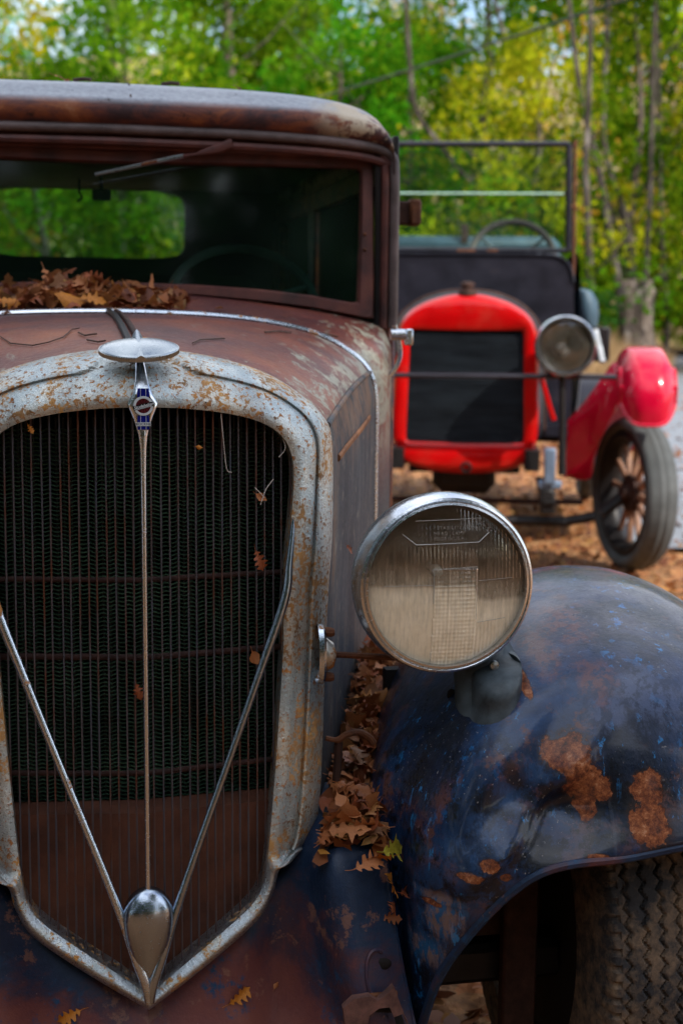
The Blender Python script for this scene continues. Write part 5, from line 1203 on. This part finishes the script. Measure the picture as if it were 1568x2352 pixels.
stem([(1532, 720), (1522, 600), (1516, 440), (1512, 250), (1512, -60)], 23.0, .07, .035, 'thin dark trunk nearest the right edge')
stem([(1210, 700), (1110, 465), (1050, 385), (1010, 330), (955, 250), (938, 100), (930, -60)], 21.0, .06, .035, 'thin pale trunk leaning left, seen through the windshield glass')
stem([(1250, 700), (1242, 480), (1235, 330), (1195, 200), (1160, 90), (1120, -60)], 24.0, .06, .03, 'faint grey trunk behind the windshield, upright at its foot')
stem([(530, 700), (528, 400), (524, 200), (520, -60)], 25.0, .13, .09, 'dark trunk above the roof seam of the rusty sedan', mat=BK)
stem([(265, 700), (262, 400), (256, 200), (250, -60)], 25.0, .13, .09, 'dark trunk left of the roof seam among yellow leaves', mat=BK)
# stump
b = wat(1462, 745, 28); b.z = .48; t = thing('tree_stump', 'thick broken grey brown stump in dry grass right of the red tourer', 'stump', b)
rows = []
for k, (z, r) in enumerate([(-.02, .36), (.15, .27), (.4, .22), (.65, .22), (.85, .25), (.95, .22), (.97, .05)]):
    z, r = z*1.45, r*1.25
    rows.append([(r*(1+.18*math.sin(3*a+k)+.10*math.sin(7*a))*math.cos(a), r*(1+.15*math.sin(4*a))*math.sin(a), z+(.10*math.sin(5*a) if k > 3 else 0)) for a in [2*math.pi*q/28 for q in range(28)]])
MB().grid(rows, cv=True).build('trunk', BK, t)
# dry grass
def grass(n, x0, x1, y0, y1, h, mat, name, kind_label):
    global rng
    rng = np.random.default_rng(5); x = rng.uniform(x0, x1, n); y = rng.uniform(y0, y1, n); hh_ = h*rng.uniform(.4, 1.15, n); a = rng.uniform(0, 6.28, n); le = rng.normal(0, .25, (n, 2))*hh_[:, None]; w = .012
    P = np.stack([x, y, np.array([ground_z(p, q)-.01 for p, q in zip(x, y)])], 1); k_ = x < 1.45+(y-7.6)*.237; P, x, y, hh_, a, le = P[k_], x[k_], y[k_], hh_[k_], a[k_], le[k_]; n = len(x); d = np.stack([np.cos(a), np.sin(a), np.zeros(n)], 1)*w; tip = P+np.stack([le[:, 0], le[:, 1], hh_], 1)
    V = np.stack([P-d, P+d, tip], 1).reshape(-1, 3); Fc = np.arange(n*3).reshape(-1, 3); me = cloudmesh(name, V, Fc, rng.random(n), mat); o = obj(name, me, None); o['kind'] = 'stuff'; tag(o, kind_label, 'grass')
DG = m_foliage('dry_straw_grass', (.26, .17, .07), (.46, .32, .15), (.60, .46, .26), .3)
grass(44000, 3.0, 9, 21, 33, .62, DG, 'dry_grass', 'tall dry straw coloured grass along the foot of the wood')
grass(9000, -12, 4.6, 24, 32, .45, FM['green'], 'green_grass', 'green grass and weeds among the shrubs at the wood edge')
# overhead cable
a, b = wat(740, 222, 16.0), wat(1490, -12, 11.0); a2 = a+(a-b)*.9; b2 = b+(b-a)*.6
P = [a2.lerp(b2, k/24)-Vector((0, 0, .0)) for k in range(25)]
P = [p+Vector((0, 0, .10*(((k-12)/12)**2))) for k, p in enumerate(P)]
MB().tube(P, .012, 6).build('overhead_cable', simple('dull_green_black_cable', (.03, .05, .035), .6)); tag(bpy.data.objects['overhead_cable'], 'dark sagging overhead cable slanting up across the trees to upper right', 'cable')
# ------------------------------------------------------------------ unseen trees added to shade the old car and darken its reflections
def shade_tree(x, y, H, Rr, kind, seed, label, zb0=2.0, nc=60, ne=170, size=.10):
    t = thing('shade_tree', label, 'tree', (x, y, 0)); global rng
    rng = np.random.default_rng(seed); cs, rs = [], []
    for k in range(nc):
        a = rng.random()*6.28; q = rng.random(); cs.append((Rr*math.sqrt(rng.random())*math.cos(a), Rr*math.sqrt(rng.random())*math.sin(a), zb0+(H-zb0)*q)); rs.append(.6+.7*rng.random())
    V, Fc, C_ = leafcloud(cs, rs, ne, size); obj('crown', cloudmesh('crown', V, Fc, C_, FM[kind]), None, t, kind='stuff')
    obj('trunk', trunk_mesh([(0, 0, -.02), (.1, 0, H*.3), (-.1, .1, H*.6), (0, 0, H*.85)], .26, .06, 6, seed), BK, t)
shade_tree(6.8, -3.5, 12.6, 2.3, 'dark', 301, 'tall dark unseen tree added right of the camera to shade the rusty sedan', 8.2, 95, 74, .13)  # added out of view so its crown thins the sun on the car
shade_tree(8.6, -7.9, 12.8, 2.9, 'dark', 320, 'tall dark unseen tree added to shade the ground in front of the rusty sedan', 8.0, 95, 170, .15)  # added out of view to cut the warm bounce off sunlit ground
k_ = 0
for x_, y_, H_ in ((2.4, -9.6, 7.2), (-1.4, -9.6, 7.6), (-5.0, -8.6, 9.0), (-8.0, -5.4, 10.0), (-9.3, -.8, 10.0), (6.4, -9.8, 6.6), (-9.6, 4.0, 8.0), (11.5, -5.0, 5.0)):
    shade_tree(x_, y_, H_, 2.7, 'dark', 302+k_, 'dense dark tree of the unseen grove added behind the photographer to darken reflections', .2, 62, 190, .18); k_ += 1  # added so plating and paint mirror a dark surround
for o in list(bpy.data.objects):
    if o.name.startswith('shade_tree') and 'grove' in o['label']: o['group'] = 'trees of the unseen grove added behind the photographer'
# ================================================================== fallen leaves and twigs
HALF = [(0, .012), (.07, .02), (.12, .09), (.19, .15), (.22, .07), (.28, .07), (.33, .20), (.41, .25), (.44, .12), (.50, .11), (.55, .24), (.63, .30), (.67, .16), (.72, .13), (.79, .22), (.86, .18), (.90, .08), (1.0, .005)]
OV = [(0, .012), (.08, .05), (.2, .17), (.35, .25), (.5, .27), (.65, .23), (.8, .14), (.92, .06), (1, .004)]
def leaf_mesh(seed, half=HALF, stalk=True):
    r = random.Random(seed); n = len(half); cu, cx_, tw = r.uniform(-.55, .75), r.uniform(.5, 2.2)*r.choice((1, 1, -1)), r.uniform(-.9, .9)
    rows = []
    sc_ = [[w*r.uniform(.75, 1.25) for _, w in half] for _ in (0, 1)]
    for i, (x, w) in enumerate(half):
        row = []
        for side, k in ((0, 1), (0, .5), (0, 0), (1, .5), (1, 1)):
            ww = sc_[side][i]*k*(1 if side == 0 else -1); z = cx_*ww*ww+cu*(x-.5)**2+tw*ww*(x-.5)+(.025*math.sin(x*17+seed) if k == 1 else 0)
            row.append((x-.5-(.10*abs(ww) if half is HALF else 0), ww, z))
        rows.append(row)
    m = MB().grid(rows)
    if stalk: m.tube([(-.5, 0, cu*.25), (-.62, .02, cu*.3), (-.74, .05, cu*.3)], .010, 4)
    me = m.mesh('leaf', True); return me
MATS = {'leaf': LEAF, 'orange': LEAF_O, 'yellow': LEAF_Y, 'tan': LEAF_T, 'red': LEAF_R}
LM = {}
for nm in MATS:
    for i in range(8):
        me = leaf_mesh(i*3+1, HALF if i < 6 else OV); me.materials.append(MATS[nm]); LM[(nm, i)] = me
rl = random.Random(21)
def leaf(wpos, size, label, group=None, mat='leaf', var=None, rot=None, normal=None, spin=None, tilt=.5):
    me = LM[(mat, rl.randrange(8) if var is None else var)]; o = bpy.data.objects.new('fallen_leaf', me); col.objects.link(o)
    o.location = wpos; o.scale = (size,)*3
    if rot: o.rotation_euler = rot
    elif normal is not None:
        q = Vector(normal).to_track_quat('Z', 'Y').to_matrix().to_4x4() @ Matrix.Rotation(spin if spin is not None else rl.random()*6.28, 4, 'Z'); o.rotation_euler = q.to_euler()
    else: o.rotation_euler = (rl.gauss(0, tilt), rl.gauss(0, tilt), rl.random()*6.28)
    return tag(o, label, 'leaf', group)
def filler(name, pts, size, label):                      # the unseen depth of a heap
    V = []; Fc = []; C_ = []
    for i, p in enumerate(pts):
        a = rl.random()*6.28; q = Matrix.Rotation(rl.gauss(0, .6), 3, 'X') @ Matrix.Rotation(a, 3, 'Z'); s = size*rl.uniform(.5, 1.1); k = len(V)
        for (x, y) in ((-.5, 0), (-.2, .2), (.2, .28), (.5, 0), (.2, -.28), (-.2, -.2)): V.append(Vector(p)+q @ Vector((x*s, y*s, (x*x+y*y)*s*rl.uniform(-.6, .9))))
        Fc.append(range(k, k+6)); C_.append(rl.random())
    me = cloudmesh(name, np.array([tuple(v) for v in V]), np.array([list(f) for f in Fc]), np.array(C_), LEAF_S); o = obj(name, me, None); o['kind'] = 'stuff'; o['label'] = label; return o
CN = {'leaf': 'brown', 'tan': 'tan', 'red': 'reddish'}
# heap under the windshield
def cowl_z(x, y): return CAR_cowl(x, y)
cvs = [CAR.world(Vector(p)) for p in (lambda mm: mm.v)(MB().grid(rows_cowl))] if False else None
def drop(x, y):                                          # height of the car under a local point
    w = CAR.world(Vector((x, y, 3))); return w
cw = bpy.data.objects['cowl']; hd = [o for o in bpy.data.objects if o.name.startswith('hood_panel')]; rf = bpy.data.objects['roof']
def bvh_of(objs):
    v, f = [], []
    for o in objs:
        k = len(v); v += [CAR.world(p.co) for p in o.data.vertices]; f += [tuple(i+k for i in p.vertices) for p in o.data.polygons]
    return BVHTree.FromPolygons(v, f)
CB = bvh_of([cw]+hd); RB = bvh_of([rf])
def down(B, x, y):
    w = CAR.world(Vector((x, y, 3))); h = B.ray_cast(w, Vector((0, 0, -1))); return h[0], h[1]
def heap_h(x): return .008+.036*math.exp(-((x+.085)/.08)**2)+.014*math.exp(-((x+.26)/.09)**2)+.012*math.exp(-((x-.06)/.06)**2)
fp_ = []
for k in range(900):
    x = rl.uniform(-.50, .14); y = rl.uniform(.99, 1.17); h, n = down(CB, x, y)
    if h: fp_.append(h+Vector((0, 0, rl.random()*heap_h(x)*.75*min(1, (y-.95)/.09))))
o = filler('leaf_litter', fp_, .035, 'small crumbled leaves packed below the windshield of the rusty sedan'); o['category'] = 'leaf litter'
for k in range(125):
    x = rl.uniform(-.42, .15) if k < 95 else rl.gauss(-.09, .06); y = rl.uniform(.955, 1.16); h, n = down(CB, x, y)
    if not h: continue
    hh_ = heap_h(x)*min(1, (y-.93)/.10)
    mt = rl.choice(['leaf', 'leaf', 'leaf', 'tan', 'red', 'leaf']); zn = 'left end' if x < -.22 else 'tall middle' if x < .0 else 'thin right end'
    leaf(h+Vector((0, 0, .006+hh_*rl.uniform(.55, 1.0))), rl.uniform(.036, .062), CN[mt]+' curled leaf at the '+zn+' of the heap below the windshield', CN[mt]+' leaves at the '+zn+' of the windshield heap', mt, tilt=.62)
for u, v, s, mt, lb in ((18, 690, .05, 'orange', 'bright orange leaf at the far left end of the windshield heap'), (165, 695, .07, 'orange', 'large orange brown leaf at the front centre of the windshield heap'), (215, 702, .055, 'orange', 'broad amber leaf resting on the cowl strip left of the hood hinge')):
    w = CAR.at(u, v, .96); h, n = down(CB, w.x, w.y)
    if h: leaf(h+Vector((0, 0, .02)), s, lb, None, mt, rot=(R(50), R(10), R(20)))
# channel between hood and fender
def chan(y, s): xl_ = .235+.32*y; xr_ = .325+.215*y+(.012 if y > .1 else 0); return lerp(xl_, xr_, s), .552+.165*y+.02*math.sin(math.pi*s)
fp_ = []
for k in range(1100):
    y = rl.uniform(-.03, .58); x, z = chan(y, rl.random()); fp_.append(CAR.world((x, y, z-.02*rl.random()-.004)))
o = filler('leaf_litter', fp_, .035, 'small crumbled leaves filling the channel between hood and blue fender'); o['category'] = 'leaf litter'
for k in range(165):
    y = -.03+.60*rl.random()**1.15; x, z = chan(y, rl.uniform(.08, .95))
    mt = rl.choice(['leaf', 'leaf', 'tan', 'leaf', 'red', 'leaf']); zn = 'front' if y < .1 else 'middle' if y < .3 else 'far end'
    leaf(CAR.world((x, y, z+rl.uniform(.0, .026))), rl.uniform(.034, .058), CN[mt]+' dry leaf at the '+zn+' of the heap between hood and blue fender', CN[mt]+' leaves at the '+zn+' of the fender heap', mt, tilt=.65)
for u, v, y, s, mt, vr, lb, ro in ((905, 1950, -.06, .055, 'yellow', 1, 'yellow green oak leaf against the foot of the blue fender', (R(70), R(10), R(60))), (850, 1985, -.06, .050, 'tan', 0, 'tan lobed oak leaf lying on the corner of the front apron', (R(40), 0, R(35))), (870, 1970, -.05, .045, 'orange', 2, 'orange brown leaf beside the tan lobed one on the apron corner', (R(40), R(20), R(150))),
      (900, 2030, -.05, .042, 'orange', 3, 'orange leaf sliding into the gap beside the apron', (R(70), R(-20), R(100))), (905, 2085, -.045, .034, 'red', 4, 'small red brown leaf lowest in the gap beside the apron', (R(60), 0, R(80))), (930, 2050, -.05, .034, 'red', 0, 'dark red leaf touching the dented nose of the fender', (R(75), R(20), R(70))),
      (900, 2110, -.045, .03, 'leaf', 5, 'small brown leaf wedged at the bottom of the gap beside the apron', (R(60), R(10), R(10))), (800, 1905, -.03, .062, 'tan', 2, 'large tan brown leaf lying across the front of the channel heap', (R(35), R(-8), R(-12))), (845, 1895, -.03, .050, 'tan', 0, 'tan leaf pointing right at the front of the channel heap', (R(35), R(8), R(170))),
      (752, 1915, -.02, .048, 'leaf', 3, 'brown curled leaf at the left front of the channel heap against the shell', (R(30), R(-20), R(60)))):
    leaf(CAR.world(CAR.at(u, v, y)), s, lb, None, mt, vr, rot=(ro[0], ro[1], ro[2]))
# single leaves caught on the car
def gp(u, v, d=0): return CAR.world(CAR.on(u, v, lambda x, z: fy(x, z)+d))
leaf(gp(596, 1288, .010), .031, 'red brown oak leaf caught in the grille bars at upper right', None, 'red', 0, rot=(R(85), R(70), R(8)))
leaf(gp(588, 1512, .006), .026, 'small yellow tan leaf caught against the right strut of the grille', None, 'tan', 6, rot=(R(85), R(60), R(20)))
leaf(gp(600, 1142, .006), .018, 'tiny pale leaf hanging in cobweb in front of the grille', None, 'tan', 7, rot=(R(80), R(30), 0))
leaf(gp(318, 1590, .0), .024, 'small red leaf stuck beside the centre rib of the grille', None, 'red', 4, rot=(R(85), R(75), 0))
leaf(gp(457, 1027, .008), .010, 'tiny orange leaf scrap caught in the bars right of the badge', None, 'orange', 6, rot=(R(80), R(10), 0))
leaf(gp(70, 985, .008), .014, 'small golden leaf scrap caught in the bars at upper left', None, 'orange', 3, rot=(R(80), R(60), 0))
leaf(CAR.world(CAR.at(803, 1262, .12)), .022, 'small orange leaf stuck on the dark side of the hood', None, 'red', 5, rot=(R(80), R(40), R(60)))
for u, v, s, mt, sp, lb in ((549, 2288, .038, 'orange', .45, 'bright orange oak leaf lying flat on the front apron'), (160, 2334, .036, 'orange', 3.6, 'orange oak leaf on the apron at the lower left edge'), (632, 2263, .012, 'tan', 1, 'tiny yellow scrap of leaf on the apron')):
    w, n = hit_apron(u, v, .004)
    if w: leaf(w, s, lb, None, mt, 0 if s > .03 else 6, normal=n, spin=sp)
for u, v, s, lb in ((145, 193, .05, 'orange leaf on the roof edge at upper left'), (545, 190, .03, 'small brown leaf on the crown of the roof')):
    w = CAR.at(u, v, 1.33); h, n = down(RB, w.x, w.y)
    if h: leaf(h+Vector((0, 0, .010)), s, lb, None, 'leaf', 1, rot=(R(20), R(15), 1.0))
for u, v, s, lb in ((505, 706, .03, 'small brown leaf on the cowl right of the heap'), (17, 730, .04, 'brown leaf lying on the hood at the left edge')):
    w = CAR.at(u, v, 1.0 if v < 720 else .84); h, n = down(CB, w.x, w.y)
    if h: leaf(h+Vector((0, 0, .008)), s, lb, None, 'leaf', 2, rot=(R(12), R(5), 2.0))
w = CAR.at(318, 770, .12); h, n = down(CB, 0.01, .16)
if h: leaf(h+Vector((0, 0, .012)), .03, 'small orange leaf behind the filler cap ornament', None, 'orange', 6, rot=(R(60), R(0), 1.0))
# twigs on the hood
TW = simple('brown_twig', (.075, .045, .035), .8, var=.4)
def twig(px, y0, y1, r, label, bvh=None):
    P = []
    for i, (u, v) in enumerate(px):
        d = Vector(ray(u, v)).normalized(); h = CB.ray_cast(Vector((0, 0, EYE)), d)
        if h[0] is None: continue
        P.append(h[0]+Vector((0, 0, r*1.0+.001)))
    if len(P) < 2: return
    b = P[0]; o = MB().tube([p-b for p in P], r*.6, 6).build('twig', TW); o.location = b; tag(o, label, 'twig')
twig([(0, 776), (25, 792), (75, 797), (110, 790), (145, 778), (165, 760), (182, 757)], 0, 0, .0016, 'long thin curved twig on the hood left of the hinge')
twig([(180, 768), (195, 775), (222, 771)], 0, 0, .0022, 'short dark twig on the hood near the hinge')
twig([(200, 785), (225, 790), (242, 787)], 0, 0, .0022, 'short twig on the hood close to the filler cap ornament')
twig([(442, 792), (460, 784), (515, 781)], 0, 0, .0018, 'forked thin twig on the hood right of the filler cap ornament')
twig([(608, 767), (640, 765), (668, 768)], 0, 0, .0026, 'thick short twig on the right half of the hood')
twig([(668, 752), (720, 764), (775, 776)], 0, 0, .0020, 'long straight twig near the right end of the cowl strip')
for u, v, lb in ((190, 208, 'greenish twig scrap on the roof'), (392, 208, 'dark twig crossing the roof seam')):
    w = CAR.at(u, v, 1.3); h, n = down(RB, w.x, w.y)
    if h: o = MB().tube([(-.02, 0, 0), (0, .004, .004), (.018, -.003, .001)], .004, 6).build('twig', TW); o.location = h+Vector((0, 0, .005)); tag(o, lb, 'twig')
# cobweb strands on the grille
CW = simple('pale_cobweb', (.45, .40, .36), .7)
wb = thing('cobweb', 'fine cobweb strands with grass wisps across the grille', 'cobweb')
for px in ([(507, 950), (512, 1000), (520, 1075), (532, 1085)], [(648, 1000), (655, 1030), (640, 1050)], [(628, 1100), (610, 1125), (598, 1160)], [(585, 1120), (600, 1135), (612, 1150)]):
    MB().tube(cr([gp(u, v, .004) for u, v in px], 4), .0006, 5).build('strand', CW, wb)
# ground litter
def litter(n, x0, x1, y0, y1, size, name, label, excl=None):
    global rng
    rng = np.random.default_rng(77+n); x = rng.uniform(x0, x1, n); y = y0+(y1-y0)*rng.random(n)**1.5
    z = np.array([ground_z(a, b) for a, b in zip(x, y)])-.008+rng.random(n)*.02
    a = rng.uniform(0, 6.28, n); t1, t2 = rng.normal(0, .35, n), rng.normal(0, .35, n); s = size*rng.uniform(.5, 1.2, n)
    base = [(-.5, 0), (-.15, .3), (.3, .28), (.5, 0), (.2, -.3), (-.2, -.22)]
    V = np.zeros((n, 6, 3))
    for i, (bx_, by_) in enumerate(base):
        V[:, i, 0] = x+s*(bx_*np.cos(a)-by_*np.sin(a)); V[:, i, 1] = y+s*(bx_*np.sin(a)+by_*np.cos(a)); V[:, i, 2] = z+s*(bx_*t1+by_*t2+ .5*bx_*bx_)
    me = cloudmesh(name, V.reshape(-1, 3), np.arange(n*6).reshape(-1, 6), rng.random(n), LEAF_S); o = obj(name, me, None); o['kind'] = 'stuff'; o['label'] = label; o['category'] = 'leaf litter'
litter(26000, -3, 3.2, 1.6, 14, .055, 'leaf_litter', 'brown and orange fallen leaves strewn over the dirt around both cars')
litter(9000, -8, 8, 12, 24, .08, 'leaf_litter', 'fallen leaves strewn along the road side beyond the red tourer')
